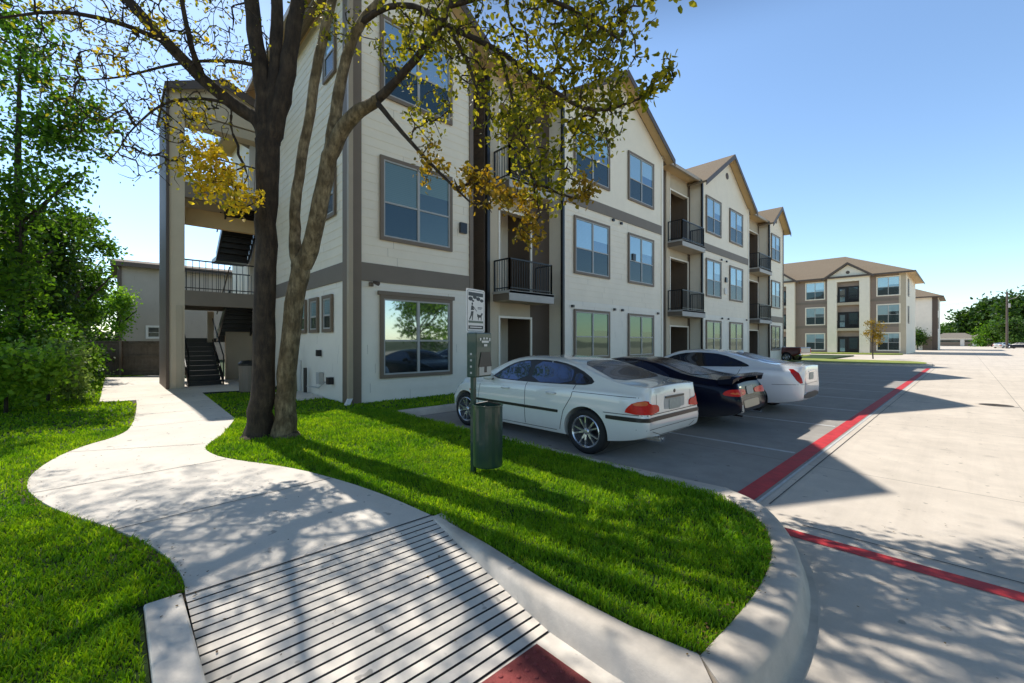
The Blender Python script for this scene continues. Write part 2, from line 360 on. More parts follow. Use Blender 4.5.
for a, b in (((-4.62, .0), (-4.75, 1.74)), ((-6.3, -.58), (-6.42, 1.05)), ((-8.3, -.46), (-7.6, .98)), ((-9.9, .25), (-9.9, 1.66)), ((-11.5, .33), (-11.5, 1.73)), ((-13.1, .41), (-13.1, 1.8)), ((-15.2, -.24), (-15.2, 1.88)), ((-17, -.24), (-17, 1.2))):
    a = Vector(a); b = Vector(b); n = Vector((-(b-a).y, (b-a).x)).normalized()*.005
    pj.poly([(*(a-n), GZ+.028), (*(b-n), GZ+.028), (*(b+n), GZ+.028), (*(a+n), GZ+.028)], 'groove')
pj.poly([(RX0-.010, .31, GZ+.028), (RX0-.010, 2.0, GZ+.028), (RX0-.028, 2.0, GZ+.028), (RX0-.028, .31, GZ+.028)], 'groove')
props(pj.build('path_joints'), kind='structure')
# edging gap of dry soil and leaf litter along the walk
eg = MB()
for k in range(len(path_L)-1):
    a = Vector(path_L[k]); b = Vector(path_L[k+1]); t = (b-a)
    if t.length < 1e-4: continue
    n = Vector((t.y, -t.x)).normalized()*-.07
    n = -n if (a+n).y > a.y else n
    eg.poly([(*a, GZ+.004), (*b, GZ+.004), (b.x+n.x, b.y+n.y, GZ+.004), (a.x+n.x, a.y+n.y, GZ+.004)], 'dirt')
props(eg.build('soil_edging'), kind='structure')
# kerb ramp with real grooves
zr = lambda x: (GZ+.024) + (x-RX0)/(RX1-RX0)*(.012-(GZ+.024)) if x < RX1 else .012
rm = MB(); per = .069; x = RX0; yl = .31; 
def yr(x): return 2.02 - (x-RX0)*.095
while x < RX1-.01:
    x2 = min(x+per*.80, RX1); x3 = min(x+per, RX1)
    ys0, ys1, ys2 = yr(x), yr(x2), yr(x3)
    rm.poly([(x, yl, zr(x)), (x2, yl, zr(x2)), (x2, ys1, zr(x2)), (x, ys0, zr(x))], 'path')
    if x3 > x2:
        rm.poly([(x2, yl, zr(x2)-.014), (x3, yl, zr(x3)-.014), (x3, ys2, zr(x3)-.014), (x2, ys1, zr(x2)-.014)], 'groove')
        rm.poly([(x2, yl, zr(x2)), (x2, yl, zr(x2)-.014), (x2, ys1, zr(x2)-.014), (x2, ys1, zr(x2))], 'groove')
        rm.poly([(x3, yl, zr(x3)-.014), (x3, yl, zr(x3)), (x3, ys2, zr(x3)), (x3, ys2, zr(x3)-.014)], 'groove')
    x = x3
props(rm.build('kerb_ramp'), kind='structure')
bd = MB()
bd.poly([(RX1, .31, .012), (-.55, .31, .012), (-.55, 1.86, .012), (RX1, 1.88, .012)], 'path')
bd.poly([(RX0, yr(RX0), GZ+.024), (RX1, yr(RX1), .014), (-.62, 1.78, .014), (-.62, 1.86, .05), (RX1, 1.95, .05), (RX0, 2.09, GZ+.026)], 'path')
props(bd.build('ramp_border'), kind='structure')
tp = MB(); tp.box((-1.575, .42, .012), (-.75, 1.66, .026), 'tactile')
for i in range(13):
    for j in range(20):
        cx, cy = -1.54+i*.061, .455+j*.061
        T = Matrix.Translation((cx, cy, .026)); tp.lathe([(.014, 0), (.011, .005), (.005, .007), (.0005, .0072)], 8, 'tactile', T)
o = tp.build('tactile_pad'); props(o, 'red tactile paving pad with raised domes at the foot of the grooved ramp', 'tactile paving')
# kerbs: swept profile
def kerb(name, inner, outer, mat='curb', h=.152, label=None, cap=True, prof=None):
    mb = MB(); prof = prof or [(0, -.02), (0, h-.01), (.06, h+.004), (.50, h+.002), (.68, h-.016), (.80, h-.05), (.90, .03), (1.0, .004), (1.0, -.05)]
    n = len(inner); k = len(prof)
    for i in range(n):
        for t, z in prof: mb.v.append((inner[i][0]*(1-t)+outer[i][0]*t, inner[i][1]*(1-t)+outer[i][1]*t, z))
    for i in range(n-1):
        for j in range(k-1):
            mb.f.append([i*k+j, (i+1)*k+j, (i+1)*k+j+1, i*k+j+1]); mb.m.append(mb.mi(mat))
    if cap: mb.f.append(list(range(k))); mb.m.append(0); mb.f.append([(n-1)*k+j for j in range(k)][::-1]); mb.m.append(0)
    o = mb.build(name, smooth=False); e = o.modifiers.new('e', 'EDGE_SPLIT'); e.split_angle = R(50); o.data.polygons.foreach_set('use_smooth', [True]*len(mb.f))
    if label: props(o, label, 'kerb')
    else: props(o, kind='structure')
    return o
def resample(pts, n):
    P = np.array(pts); d = np.r_[0, np.cumsum(np.linalg.norm(np.diff(P, axis=0), axis=1))]
    t = np.linspace(0, d[-1], n); return [(float(np.interp(v, d, P[:, 0])), float(np.interp(v, d, P[:, 1]))) for v in t]
kerb('nose_kerb', resample(nose_in, 40), resample(nose_out, 40), prof=[(0, -.02), (0, .145), (.06, .157), (.52, .157), (.64, .148), (.71, .125), (.80, .03), (.86, .006), (1.0, .004), (1.0, -.05)])
fi = resample([(RX0+.02, 2.03), (-2.4, 2.02), (-1.7, 1.97), (-1.2, 1.99), (-.88, 2.05)], 14)
fo = resample([(RX0+.02, 1.95), (-2.4, 1.87), (-1.7, 1.79), (-1.2, 1.78), (-.66, 1.80)], 14)
kerb('ramp_side_kerb', fi, fo, h=.155, prof=[(0, -.02), (0, .15), (.08, .160), (.55, .158), (.74, .148), (.86, .12), (.94, .04), (1.0, -.02)])
kerb('lot_kerb', [(-8.45, 4.42), (-3, 4.42), (-1.6, 4.30)], [(-8.30, 4.54), (-3, 4.54), (-1.75, 4.78)])
kerb('lot_kerb', [(-8.45, 4.32), (-8.45, 41)], [(-8.30, 4.52), (-8.25, 41)])
lc = MB(); lc.box((RX0-.08, .125, 0), (-.95, .30, .156), 'path'); props(lc.build('ramp_side_kerb', bevel=.012), kind='structure')
# painted markings
def strip(name, pts, z, mat):
    mb = MB(); mb.poly([(*p, z) for p in pts], mat); return props(mb.build(name), kind='structure')
strip('red_kerb_line', [(-1.70, 4.80), (-1.50, 4.72), (-1.44, 36.5), (-1.62, 36.5)], .005, 'red')
strip('drain_line', [(-1.47, 4.72), (-1.44, 4.72), (-1.38, 36.5), (-1.41, 36.5)], .005, 'white_line')
strip('joint_line', [(-1.36, 4.85), (-1.35, 4.85), (-1.26, 36.5), (-1.27, 36.5)], .005, 'groove')
strip('red_fire_lane_line', [(-1.12, 4.18), (14, 4.32), (14, 4.50), (-1.18, 4.33)], .005, 'red')
strip('fire_lane_joint', [(-1.0, 4.50), (14, 4.64), (14, 4.652), (-1.0, 4.512)], .006, 'groove')
for yy in (7.35, 10.2, 12.85, 15.55, 18.3, 21.05, 23.8, 26.55, 29.3, 32.05, 34.8):
    strip('stall_line', [(-8.2, yy-.045), (-1.72, yy-.045), (-1.72, yy+.045), (-8.2, yy+.045)], .005, 'white_line')
mh = thing('manhole_cover', 'round rusty manhole cover set flat in the sunlit driveway', 'manhole cover', (.55, 16.6, 0))
MB().lathe([(.0005, .012), (.30, .012), (.31, .004)], 32, 'bark_grey').build('cover', mh)
MB().lathe([(.31, .006), (.32, .010), (.38, .010), (.39, 0)], 32, 'curb').build('ring', mh)
# median at the end of the row
sheet('median_grass', smooth_line([(-13, 37.6), (-3.2, 38.2), (-1.75, 39.3), (-1.9, 43.5), (-3.2, 45.4), (-13, 46.0)], 2, True), .14, 'drygrass')
mo = smooth_line([(-13.3, 37.3), (-3.0, 37.8), (-1.45, 39.1), (-1.6, 43.8), (-3.0, 45.8), (-13.3, 46.4)], 2, True)
sheet('median_kerb', mo, .125, 'curb', skirt=-.02)
sheet('far_median_grass', smooth_line([(-20, 68.5), (-7, 68.5), (-5.2, 70), (-5.4, 73.5), (-20, 74)], 2, True), .14, 'drygrass', skirt=-.02)
sheet('far_walk', [(-26, 58), (-9, 58), (-8.4, 60), (-9, 61), (-26, 61)], .12, 'path', skirt=-.02)

# ------------------------------------------------------------------ grass blades (one mass)
def in_poly(P, poly):
    x, y = P[:, 0], P[:, 1]; r = np.zeros(len(P), bool); n = len(poly)
    for i in range(n):
        x1, y1 = poly[i]; x2, y2 = poly[(i+1) % n]
        if y1 == y2: continue
        c = ((y1 > y) != (y2 > y)) & (x < (x2-x1)*(y-y1)/(y2-y1)+x1); r ^= c
    return r
def grass(name, poly, excl, dens, label):
    xs = [p[0] for p in poly]; ys = [p[1] for p in poly]; A = (max(xs)-min(xs))*(max(ys)-min(ys))
    out = []
    for (d0, d1, de, hh, ww) in dens:
        n = int(A*de); P = np.stack([rng.uniform(min(xs), max(xs), n), rng.uniform(min(ys), max(ys), n)], 1)
        dist = np.hypot(P[:, 0], P[:, 1]); dep = -SY*P[:, 0]+CY*P[:, 1]; lat = CY*P[:, 0]+SY*P[:, 1]
        k = (dist >= d0) & (dist < d1) & (dep > .5) & (np.abs(lat) < dep*1.35+.5) & in_poly(P, poly)
        for e in excl: k &= ~in_poly(P, e)
        P = P[k]; out.append((P, hh, ww))
    Vs = []; Fs = []; base = 0
    for P, hh, ww in out:
        n = len(P)
        if not n: continue
        clump = .5+.5*np.sin(P[:, 0]*9+np.sin(P[:, 1]*7)*2)*np.sin(P[:, 1]*11+np.sin(P[:, 0]*5)*2)
        clump = np.clip(clump+rng.normal(0, .1, n), 0, 1); h = hh*rng.uniform(.45, 1.25, n)*(.55+.75*clump); a = rng.uniform(0, 2*np.pi, n); ln = rng.uniform(.1, .9, n)*h
        b = rng.uniform(0, 2*np.pi, n); wv = np.stack([np.cos(a), np.sin(a)], 1)*(ww*rng.uniform(.6, 1.3, n))[:, None]; lv = np.stack([np.cos(b), np.sin(b)], 1)
        V = np.zeros((n, 5, 3)); z0 = GZ+.002
        V[:, 0, :2] = P-wv/2; V[:, 1, :2] = P+wv/2; V[:, 0, 2] = V[:, 1, 2] = z0
        m1 = P+lv*(ln*.35)[:, None]; V[:, 2, :2] = m1+wv*.38; V[:, 3, :2] = m1-wv*.38; V[:, 2, 2] = V[:, 3, 2] = z0+h*.6
        V[:, 4, :2] = P+lv*ln[:, None]; V[:, 4, 2] = z0+h*rng.uniform(.8, 1, n)
        i = base+np.arange(n)*5
        Fs += [np.stack([i, i+1, i+2], 1), np.stack([i, i+2, i+3], 1), np.stack([i+3, i+2, i+4], 1)]
        Vs.append(V.reshape(-1, 3)); base += n*5
    o = np_mesh(name, np.concatenate(Vs), np.concatenate(Fs), M['grass']); return props(o, label, 'grass', None, 'stuff')
walk_ex = path_poly; PAD = [(-13.6, 3.35), (-11.7, 3.35), (-11.7, 4.08), (-13.6, 4.08)]
bldg_ex = [(-10.15, 4.15), (-10.15, 60), (-40, 60), (-40, 4.15)]
isl = [(-8.43, 4.46), (-2.6, 4.46), (-1.65, 4.34)] + nose_in + [(-1.2, 1.99), (-1.7, 1.97), (-2.4, 2.02), (RX0, 2.04), (-3.9, 1.5), (-7.6, .7), (-14.8, 1.7), (-14.8, 4.1), (-10.1, 4.1), (-10.1, 24), (-8.45, 24)]
grass('grass', isl, [walk_ex, PAD], [(0, 3.6, 10500, .046, .0075), (3.6, 6, 6000, .046, .010), (6, 10, 2600, .06, .015), (10, 24, 500, .055, .03)], 'bright green clipped grass of the island between the walk and the parked cars')
grass('grass', [(-1.0, -8), (-1.0, .10), (RX0-.1, .10), (RX0-.1, .5), (-13, .5), (-14.5, .3), (-22, 1.2), (-30, .5), (-30, -8)], [walk_ex, path_poly], [(0, 3.6, 10500, .046, .0075), (3.6, 6, 6000, .046, .010), (6, 10, 2400, .055, .013), (10, 26, 450, .055, .032)], 'bright green lawn on the left of the curving walk')

# ------------------------------------------------------------------ building pieces
def lap(mb, axis, plane, a0, a1, z0, z1, mat, per=.24, out=1, proud=.013):
    """clapboards on a vertical plane; axis 'x': plane x=const spanning y; axis 'y': plane y=const spanning x"""
    z = z0
    while z < z1-.01:
        t = min(z+per, z1); p0 = plane+out*(proud+.004); p1 = plane+out*.006
        def P(a, p, zz): return (p, a, zz) if axis == 'x' else (a, p, zz)
        mb.poly([P(a0, p0, z), P(a1, p0, z), P(a1, p1, t), P(a0, p1, t)], mat)
        mb.poly([P(a0, plane, z), P(a1, plane, z), P(a1, p0, z), P(a0, p0, z)], mat)
        jr = random.Random(int(z*1000)+int(a0*7)); ja = a0+jr.uniform(.3, 3.4)
        while ja < a1-.2 and proud > .0125:
            mb.poly([P(ja-.003, p0+out*.0015, z+.004), P(ja+.003, p0+out*.0015, z+.004), P(ja+.003, p1+out*.0015, t), P(ja-.003, p1+out*.0015, t)], 'trim'); ja += jr.uniform(2.6, 3.7)
        z = t
def window(parent, axis, plane, a0, a1, z0, z1, out=1, split=True, top='glass_hi', low='glass_lo', trim='trim', head=False, tw=.09, rail=True, mixlow=False):
    def P(a, d): return (plane+out*d, a) if axis == 'x' else (a, plane+out*d)
    def bx(mb, aa, ab, za, zb, d0, d1, m):
        p, q = P(aa, d0), P(ab, d1); mb.box((*p, za), (*q, zb), m)
    f = MB()
    bx(f, a0-tw, a0, z0-tw, z1+tw, .0, .052, trim); bx(f, a1, a1+tw, z0-tw, z1+tw, .0, .052, trim)
    bx(f, a0, a1, z1, z1+tw, .0, .050, trim); bx(f, a0, a1, z0-tw, z0, .0, .050, trim)
    if head: bx(f, a0-tw-.06, a1+tw+.06, z1+tw, z1+tw+.10, .0, .075, trim)
    fo = f.build('window', parent)
    s = MB(); v = .038
    bx(s, a0, a0+v, z0, z1, .0, .040, 'vinyl'); bx(s, a1-v, a1, z0, z1, .0, .040, 'vinyl')
    bx(s, a0+v, a1-v, z1-v, z1, .0, .038, 'vinyl'); bx(s, a0+v, a1-v, z0, z0+v, .0, .038, 'vinyl')
    mid = (a0+a1)/2; zm = z0+(z1-z0)*.45
    if split: bx(s, mid-.035, mid+.035, z0+v, z1-v, .0, .042, 'vinyl')
    cols = [(a0+v, mid-.035), (mid+.035, a1-v)] if split else [(a0+v, a1-v)]
    for c0, c1 in cols:
        if rail: bx(s, c0, c1, zm-.022, zm+.022, .0, .036, 'vinyl')
    s.build('frame', fo)
    g = MB()
    for c0, c1 in cols:
        bx(g, c0, c1, zm+.022 if rail else z0+v, z1-v, .0, .010, top)
        if rail: bx(g, c0, c1, z0+v, zm-.022, .0, .016, top if mixlow and c0 > mid-.1 else low)
    g.build('pane', fo)
    return fo
FX = -10.15
bld = thing('apartment_building', 'long three storey cream and taupe apartment building with gables beside the parked cars', 'building', (-16, 20, GZ))
BI = Matrix.Translation((16, -20, -GZ))
_b0 = MB.build
def build_in(inv):
    def f(s, name, parent=None, smooth=False, bevel=0, T=None):
        return _b0(s, name, parent, smooth, bevel, T if T is not None else (inv if parent is not None else None))
    MB.build = f
build_in(BI)
EZ = 10.65
SL = [3.25, 6.85]   # floor slab levels (underside)
# wings: solid cores
core = MB()
core.box((-24, 4.15, GZ-.1), (-12.0, 39.8, EZ), 'siding')
core.build('wall', bld)
def wing(y0, y1, peak, style):
    mb = MB(); c = (y0+y1)/2
    mb.box((-12.01, y0, GZ-.1), (FX, y1, EZ), 'siding')
    mb.prism([(FX, y0, EZ), (FX, y1, EZ), (FX, c, peak)], (-2.5, 0, 0), 'siding')
    cb = .11
    if style == 'A': zs = [(GZ, 3.15, 'siding_lo', .24), (3.60, EZ, 'siding', .225)]; bands = [(3.15, 3.60)]
    else: zs = [(GZ, 3.2, 'siding_lo', .24), (3.2, 6.85, 'siding', .225)]; mb.box((FX, y0+cb, 7.28), (FX+.012, y1-cb, EZ-.005), 'siding'); bands = [(6.85, 7.27)]
    for z0, z1, m, pr in zs: lap(mb, 'x', FX, y0+cb, y1-cb, z0, z1, m, pr)
    mb.build('wall', bld)
    t = MB()
    for z0, z1 in bands: t.box((FX, y0+.02, z0), (FX+.045, y1-.02, z1), 'taupe')
    top = EZ if style == 'A' else 6.85
    for yy in (y0, y1-cb): t.box((FX, yy-.012, GZ-.02), (FX+.055, yy+cb+.012, EZ if style == 'A' else EZ), 'trim' if style == 'A' else 'siding_lo')
    t.build('trim_boards', bld)
wing(4.15, 7.87, 12.0, 'A'); wing(12.05, 19.6, 12.96, 'B'); wing(24.1, 31.7, 13.05, 'B'); wing(36.0, 39.8, 12.0, 'A')
# brown corner boards of the near corner (double width, both faces)
cbm = MB(); cbm.box((FX-.30, 4.10, GZ-.02), (FX+.07, 4.149, EZ), 'trim'); cbm.box((FX+.001, 4.10, GZ-.02), (FX+.07, 4.42, EZ), 'trim'); cbm.build('corner_board', bld)
# gable rounds
for c, pz in ((15.83, 11.85), (27.9, 11.95), (37.9, 11.1)):
    MB().lathe([(.0005, .03), (.2, .03), (.2, .0)], 20, 'fascia', Matrix.Translation((FX, c, pz)) @ Matrix.Rotation(R(90), 4, 'Y')).build('gable_vent', bld)
# side wall facing the walk (y = 4.15)
sw = MB(); lap(sw, 'y', 4.15, -17.1, FX-.30, GZ, 3.15, 'siding_lo', .24, -1); lap(sw, 'y', 4.15, -17.1, FX-.30, 3.60, EZ, 'siding', .225, -1)
sw.build('side_cladding', bld)
MB().box((-17.1, 4.105, 3.15), (FX-.30, 4.15, 3.60), 'taupe').build('side_band', bld)
for x0 in (-11.72, -12.75, -13.75): window(bld, 'y', 4.12, x0, x0+.52, 1.98, 2.78, -1, False)
window(bld, 'y', 4.12, -11.65, -11.0, 4.95, 6.1, -1, False); window(bld, 'y', 4.12, -11.65, -11.0, 8.6, 9.8, -1, False)
# front windows
W = lambda *a, **k: window(bld, 'x', FX+.03, *a, **k)
W(5.0, 7.02, .80, 2.74, head=True, top='glass_near', low='glass_near_lo')
W(5.0, 7.02, 4.32, 6.28, top='glass_a', mixlow=True); W(5.0, 7.02, 7.95, 9.85, top='glass_near', low='glass_lo')
for y0, y1 in ((12.78, 14.95), (16.55, 18.6)):
    W(y0, y1, 1.05, 2.80, head=False, top='glass_ground', low='glass_ground_lo'); W(y0, y1, 4.32, 6.35); W(y0, y1, 7.98, 9.95)
for y0, y1 in ((24.75, 26.75), (28.3, 30.4)):
    W(y0, y1, 1.05, 2.80, top='glass_ground', low='glass_ground_lo'); W(y0, y1, 4.32, 6.35); W(y0, y1, 7.98, 9.95)
W(36.7, 38.7, 1.05, 2.8, top='glass_ground', low='glass_ground_lo'); W(36.7, 38.7, 4.32, 6.28); W(36.7, 38.7, 7.98, 9.85)
# bays between the wings
BX = -10.78
def bay(y0, y1, o0, o1, left_recess):
    mb = MB(); yb = left_recess
    # front frame with openings per floor
    lap(mb, 'y', yb, -12.0, BX, GZ, EZ, 'brown', .2, -1, .012)
    mb.box((BX-.25, yb, GZ-.1), (BX, o0-.42, EZ), 'brown') if o0-.42 > yb+.02 else None
    mb.box((BX-.28, max(yb, o0-.42), GZ-.1), (BX+.05, o0, EZ), 'tower')
    mb.box((BX-.25, o1, GZ-.1), (BX, y1, EZ), 'brown')
    for z0, z1 in ((2.45, 3.0), (6.1, 6.62), (9.75, EZ)): mb.box((BX-.22, o0, z0), (BX+.01, o1, z1), 'beige')
    # alcove shell; brown back wall paints the recess's shade into the colour
    D = BX-1.25
    mb.box((D-.1, yb+.05, GZ-.1), (D, y1-.02, EZ), 'brown'); mb.box((D, o0-.18, GZ), (BX-.26, o0-.04, EZ), 'beige'); mb.box((D, o1+.04, GZ), (BX-.26, o1+.14, EZ), 'brown')
    for z in (3.0, 6.62): mb.box((D, o0, z), (BX-.23, o1, z+.24), 'beige')
    if y0 < yb: mb.box((-12.1, y0, GZ-.1), (-12.0, yb, EZ), 'brown'); lap(mb, 'x', -12.0, y0, yb, GZ, EZ, 'brown', .2, 1, .012)
    mb.build('bay_wall', bld)
    for k, z in enumerate((GZ, 3.25, 6.87)):
        h = 2.05
        d = MB(); yd0 = o0+.12; yd1 = min(o1-.12, yd0+1.0)
        d.box((D, yd0, z), (D+.06, yd1, z+h), 'black'); d.box((D+.06, yd0+.14, z+.25), (D+.068, yd1-.14, z+h-.15), 'glass_door'); d.build('door', bld)
        if o1-yd1 > .7:
            w_ = MB(); w_.box((D, yd1+.12, z+.5), (D+.05, o1-.1, z+h), 'black'); w_.box((D+.05, yd1+.2, z+.58), (D+.058, o1-.18, z+h-.08), 'glass_door'); w_.build('window', bld)
        f = MB(); t = .07     # white casing round the opening
        zt = (2.45, 6.1, 9.75)[k]; f.box((BX+.051, o0-.07, z if k else GZ), (BX+.08, o0, zt+.07), 'siding_lo'); f.box((BX+.011, o0, zt), (BX+.05, o1, zt+.07), 'siding_lo'); f.box((BX+.001, o1, z), (BX+.05, o1+.07, zt+.07), 'siding_lo'); f.build('casing', bld)
    for z in (2.97, 6.59):
        b0, b1 = o0-.30, o1+.30
        b = MB(); b.box((BX+.02, b0, z+.02), (-9.93, b1, z+.30), 'taupe'); b.box((-9.929, b0-.02, z), (-9.90, b1+.02, z+.31), 'slab'); b.box((BX+.06, b0-.03, z+.24), (-9.90, b1+.03, z+.325), 'slab'); b.box((BX+.05, b0+.03, z-.004), (-9.95, b1-.03, z+.019), 'beige'); bo = b.build('balcony', bld)
        r = MB(); zt = z+.33; X1 = -9.97
        def rail(p, q, zz, t=.02): 
            r.box((min(p[0], q[0])-t, min(p[1], q[1])-t, zz-t), (max(p[0], q[0])+t, max(p[1], q[1])+t, zz+t), 'black')
        c = [(BX+.08, b0+.05), (X1, b0+.05), (X1, b1-.05), (BX+.08, b1-.05)]
        for p, q in zip(c, c[1:]):
            rail(p, q, zt+1.02, .022); rail(p, q, zt+.09, .015)
            Ln = math.dist(p, q); n = max(2, int(Ln/.11))
            for i in range(n+1):
                x_ = p[0]+(q[0]-p[0])*i/n; y_ = p[1]+(q[1]-p[1])*i/n; tt = .022 if i in (0, n) else .008
                r.box((x_-tt, y_-tt, zt-.02), (x_+tt, y_+tt, zt+1.0), 'black')
        r.build('railing', bo)
bay(7.87, 12.05, 9.50, 11.0, 8.85)
bay(19.6, 24.1, 21.6, 23.75, 19.62)
bay(31.7, 36.0, 33.6, 35.7, 31.72)
# downspouts
for x_, y_, m in ((-10.70, 8.95, 'black'), (-10.06, 11.98, 'black'), (-10.06, 24.02, 'black'), (-10.06, 35.93, 'black'), (FX+.11, 4.12, 'gutter')):
    d = MB(); d.box((x_-.05, y_-.055, GZ+.1 if m == 'black' else GZ+.16), (x_+.05, y_+.055, EZ-.1), m)
    if m == 'gutter': d.prism([(x_-.05, y_-.05, GZ+.16), (x_+.05, y_-.05, GZ+.16), (x_+.05, y_+.05, GZ+.16), (x_-.05, y_+.05, GZ+.16)], (.16, -.14, -.13), 'white')
    d.build('downspout', bld)
# roof: hipped main body + cross gables
def roofprism(mb, y0, y1, peak, x0, x1, oh=.42, front=True):
    c = (y0+y1)/2; sl = (peak-EZ)/((y1-y0)/2); T = .10
    for s, yy in ((-1, y0-oh), (1, y1+oh)):
        ze = EZ-sl*oh
        a, b = (x1, yy, ze+.03), (x1, c, peak+.03); 
        mb.prism([(x1, yy, ze+.02), (x1, c, peak+.02), (x1, c, peak+.02+T), (x1, yy, ze+.02+T)], (x0-x1, 0, 0), 'roof')
def rake(mb, y0, y1, peak, x1, oh=.42):
    c = (y0+y1)/2; sl = (peak-EZ)/((y1-y0)/2)
    for s, yy in ((-1, y0-oh), (1, y1+oh)):
        ze = EZ-sl*oh
        mb.prism([(x1+.002, yy, ze-.16), (x1+.002, c, peak-.16), (x1+.002, c, peak+.125), (x1+.002, yy, ze+.125)], (.035, 0, 0), 'fascia')
        mb.prism([(FX+.03, yy-.0, ze-.0), (FX+.03, c, peak-.0), (FX+.03, c, peak+.018), (FX+.03, yy, ze+.018)], (x1-FX-.03, 0, 0), 'soffit')
rf = MB(); RXF = FX+.45
for y0, y1, pk in ((4.15, 7.87, 12.0), (12.05, 19.6, 12.96), (24.1, 31.7, 13.05), (36.0, 39.8, 12.0)):
    roofprism(rf, y0, y1, pk, -17.2, RXF); rake(rf, y0, y1, pk, RXF)
X0, X1, Y0, Y1 = -24.5, -10.17, 3.55, 40.4; rz = 13.6; xm = -17.2; zE = EZ+.03
A_, B_, C_, D_ = (X0, Y0, zE), (X1, Y0, zE), (X1, Y1, zE), (X0, Y1, zE); E_, F_ = (xm, Y0+7.2, rz), (xm, Y1-7.2, rz)
for q in ([A_, B_, E_], [B_, C_, F_, E_], [C_, D_, F_], [D_, A_, E_, F_]): rf.poly(q, 'roof')
rf.poly([(X0, Y0, EZ-.02), (X0, Y1, EZ-.02), (X1, Y1, EZ-.02), (X1, Y0, EZ-.02)], 'soffit')
rfo = rf.build('roof', bld)
MB().box((X0, Y0-.10, EZ-.11), (X1+.1, Y0, EZ+.05), 'gutter').build('gutter', rfo)
for a, b in ((7.9, 12.0), (19.7, 24.0), (31.8, 35.9)): MB().box((X1, a-.2, EZ-.11), (X1+.12, b+.2, EZ+.05), 'gutter').build('gutter', rfo)
for y_, x_ in ((22.3, -13.0), (9.9, -13), (33.9, -13)):
    MB().tube([(x_, y_, 11.6), (x_, y_, 12.5)], .06, 'trim').build('vent_pipe', rfo)
# small wall fittings
def fit(y, z, s=.07, m='black', name='vent', h=None):
    MB().box((FX+.03, y-s, z-(h or s)), (FX+.10, y+s, z+(h or s)), m).build(name, bld)
for y, z in ((7.5, 4.98), (16.9, 5.4), (27.6, 5.45)): fit(y, z, .12, h=.15)
for y, z in ((15.3, 6.75), (15.9, 6.72), (12.6, 2.98), (15.4, 3.0), (16.0, 3.0), (19.1, 3.0), (26.9, 6.6), (27.7, 6.6), (27.0, 3.05), (28.0, 3.05), (31.2, 3.1)): fit(y, z, .06, h=.05)
fit(27.5, 4.75, .13, 'white', 'number_plaque', h=.19)
fl = MB(); fl.box((FX+.03, 4.62, 3.02), (FX+.09, 4.72, 3.12), 'trim'); fl.tube([(FX+.08, 4.67, 3.09), (FX+.17, 4.70, 3.10)], .02, 'trim'); fl.tube([(FX+.14, 4.70, 3.12), (FX+.28, 4.76, 3.07)], [.035, .055], 'fascia', 10); fl.build('flood_light', bld)
ut = MB(); ut.box((-11.25, 3.99, .55), (-11.08, 4.12, .73), 'black'); ut.box((-12.02, 4.0, .5), (-11.8, 4.12, .82), 'slab'); ut.box((-12.1, 4.02, 1.25), (-11.96, 4.12, 1.42), 'black')
ut.tube([(-11.15, 4.06, .6), (-11.5, 4.05, .58), (-11.75, 3.98, .42), (-12.6, 3.95, .40)], .018, 'slab', 6); ut.tube([(-13.3, 4.0, .2), (-13.3, 4.0, 1.1)], .03, 'slab', 6); ut.tube([(-12.9, 4.0, .2), (-12.9, 4.0, .9)], .05, 'black', 8)
ut.build('utility_conduit', bld)

# stair tower -----------------------------------------------------------
TX = -17.1; TY = 1.25; TB = -19.7
tw = MB()
tw.box((TX-.5, TY, GZ-.1), (TX, TY+.42, 9.6), 'tower'); tw.box((TB, TY+.001, GZ-.1), (TB+.4, TY+.42, 9.6), 'tower')
tw.box((TX-.3, 3.9, GZ-.1), (TX-.02, 4.2, 9.6), 'tower')
tw.box((TX-.001, TY-.04, GZ-.08), (TX+.05, TY+.03, 9.75), 'fascia'); tw.box((TB, TY-.05, GZ-.1), (TX-.002, TY-.001, 9.75), 'brown')
tw.box((TX+.002, TY+.2, GZ-.05), (TX+.03, TY+.36, 2.8), 'beige')
for z0, z1 in ((2.82, 3.30), (6.3, 6.78)):
    tw.box((TX-.22, TY+.421, z0), (TX-.003, 4.14, z1), 'taupe'); tw.box((TB, TY+.421, z0+.25), (TX-.221, 4.14, z1-.02), 'beige')
    tw.box((TB, TY+.15, z0), (TB+.2, 4.14, z0+.24), 'taupe')
tw.box((TX-.3, TY+.421, 9.05), (TX-.004, 4.14, 9.6), 'tower')
tw.box((TX-1.5, TY+.43, 5.72), (TX-1.3, 4.1, 6.29), 'soffit'); tw.box((TX-.5, TY+.43, 8.7), (TX-.03, 4.1, 9.0), 'beige')
tw.box((TX-3.2, 4.11, GZ), (TX, 4.149, EZ), 'beige')
tw.box((TB-.2, 3.2, GZ), (TB-.05, 4.1, 2.8), 'beige'); tw.box((TB-.2, 2.62, GZ), (TB-.05, 2.82, 2.8), 'tower')
tw.box((-17.9, 4.0, .9), (-17.1, 4.108, 2.4), 'brown')
tw.build('stair_tower', bld)
tr = MB(); c = 2.75
tr.prism([(TX+.2, TY-.1, 9.55), (TX+.2, c, 10.25), (TX+.2, 4.5, 9.55), (TX+.2, 4.5, 9.65), (TX+.2, c, 10.37), (TX+.2, TY-.1, 9.65)], (-3.6, 0, 0), 'roof')
tr.prism([(TX+.202, TY-.1, 9.42), (TX+.202, c, 10.1), (TX+.202, 4.5, 9.42), (TX+.202, 4.5, 9.68), (TX+.202, c, 10.4), (TX+.202, TY-.1, 9.68)], (.03, 0, 0), 'fascia')
tr.prism([(TX-.005, TY, 9.602), (TX-.005, 4.2, 9.602), (TX-.005, c, 10.25)], (-.2, 0, 0), 'tower'); tr.build('stair_roof', bld)
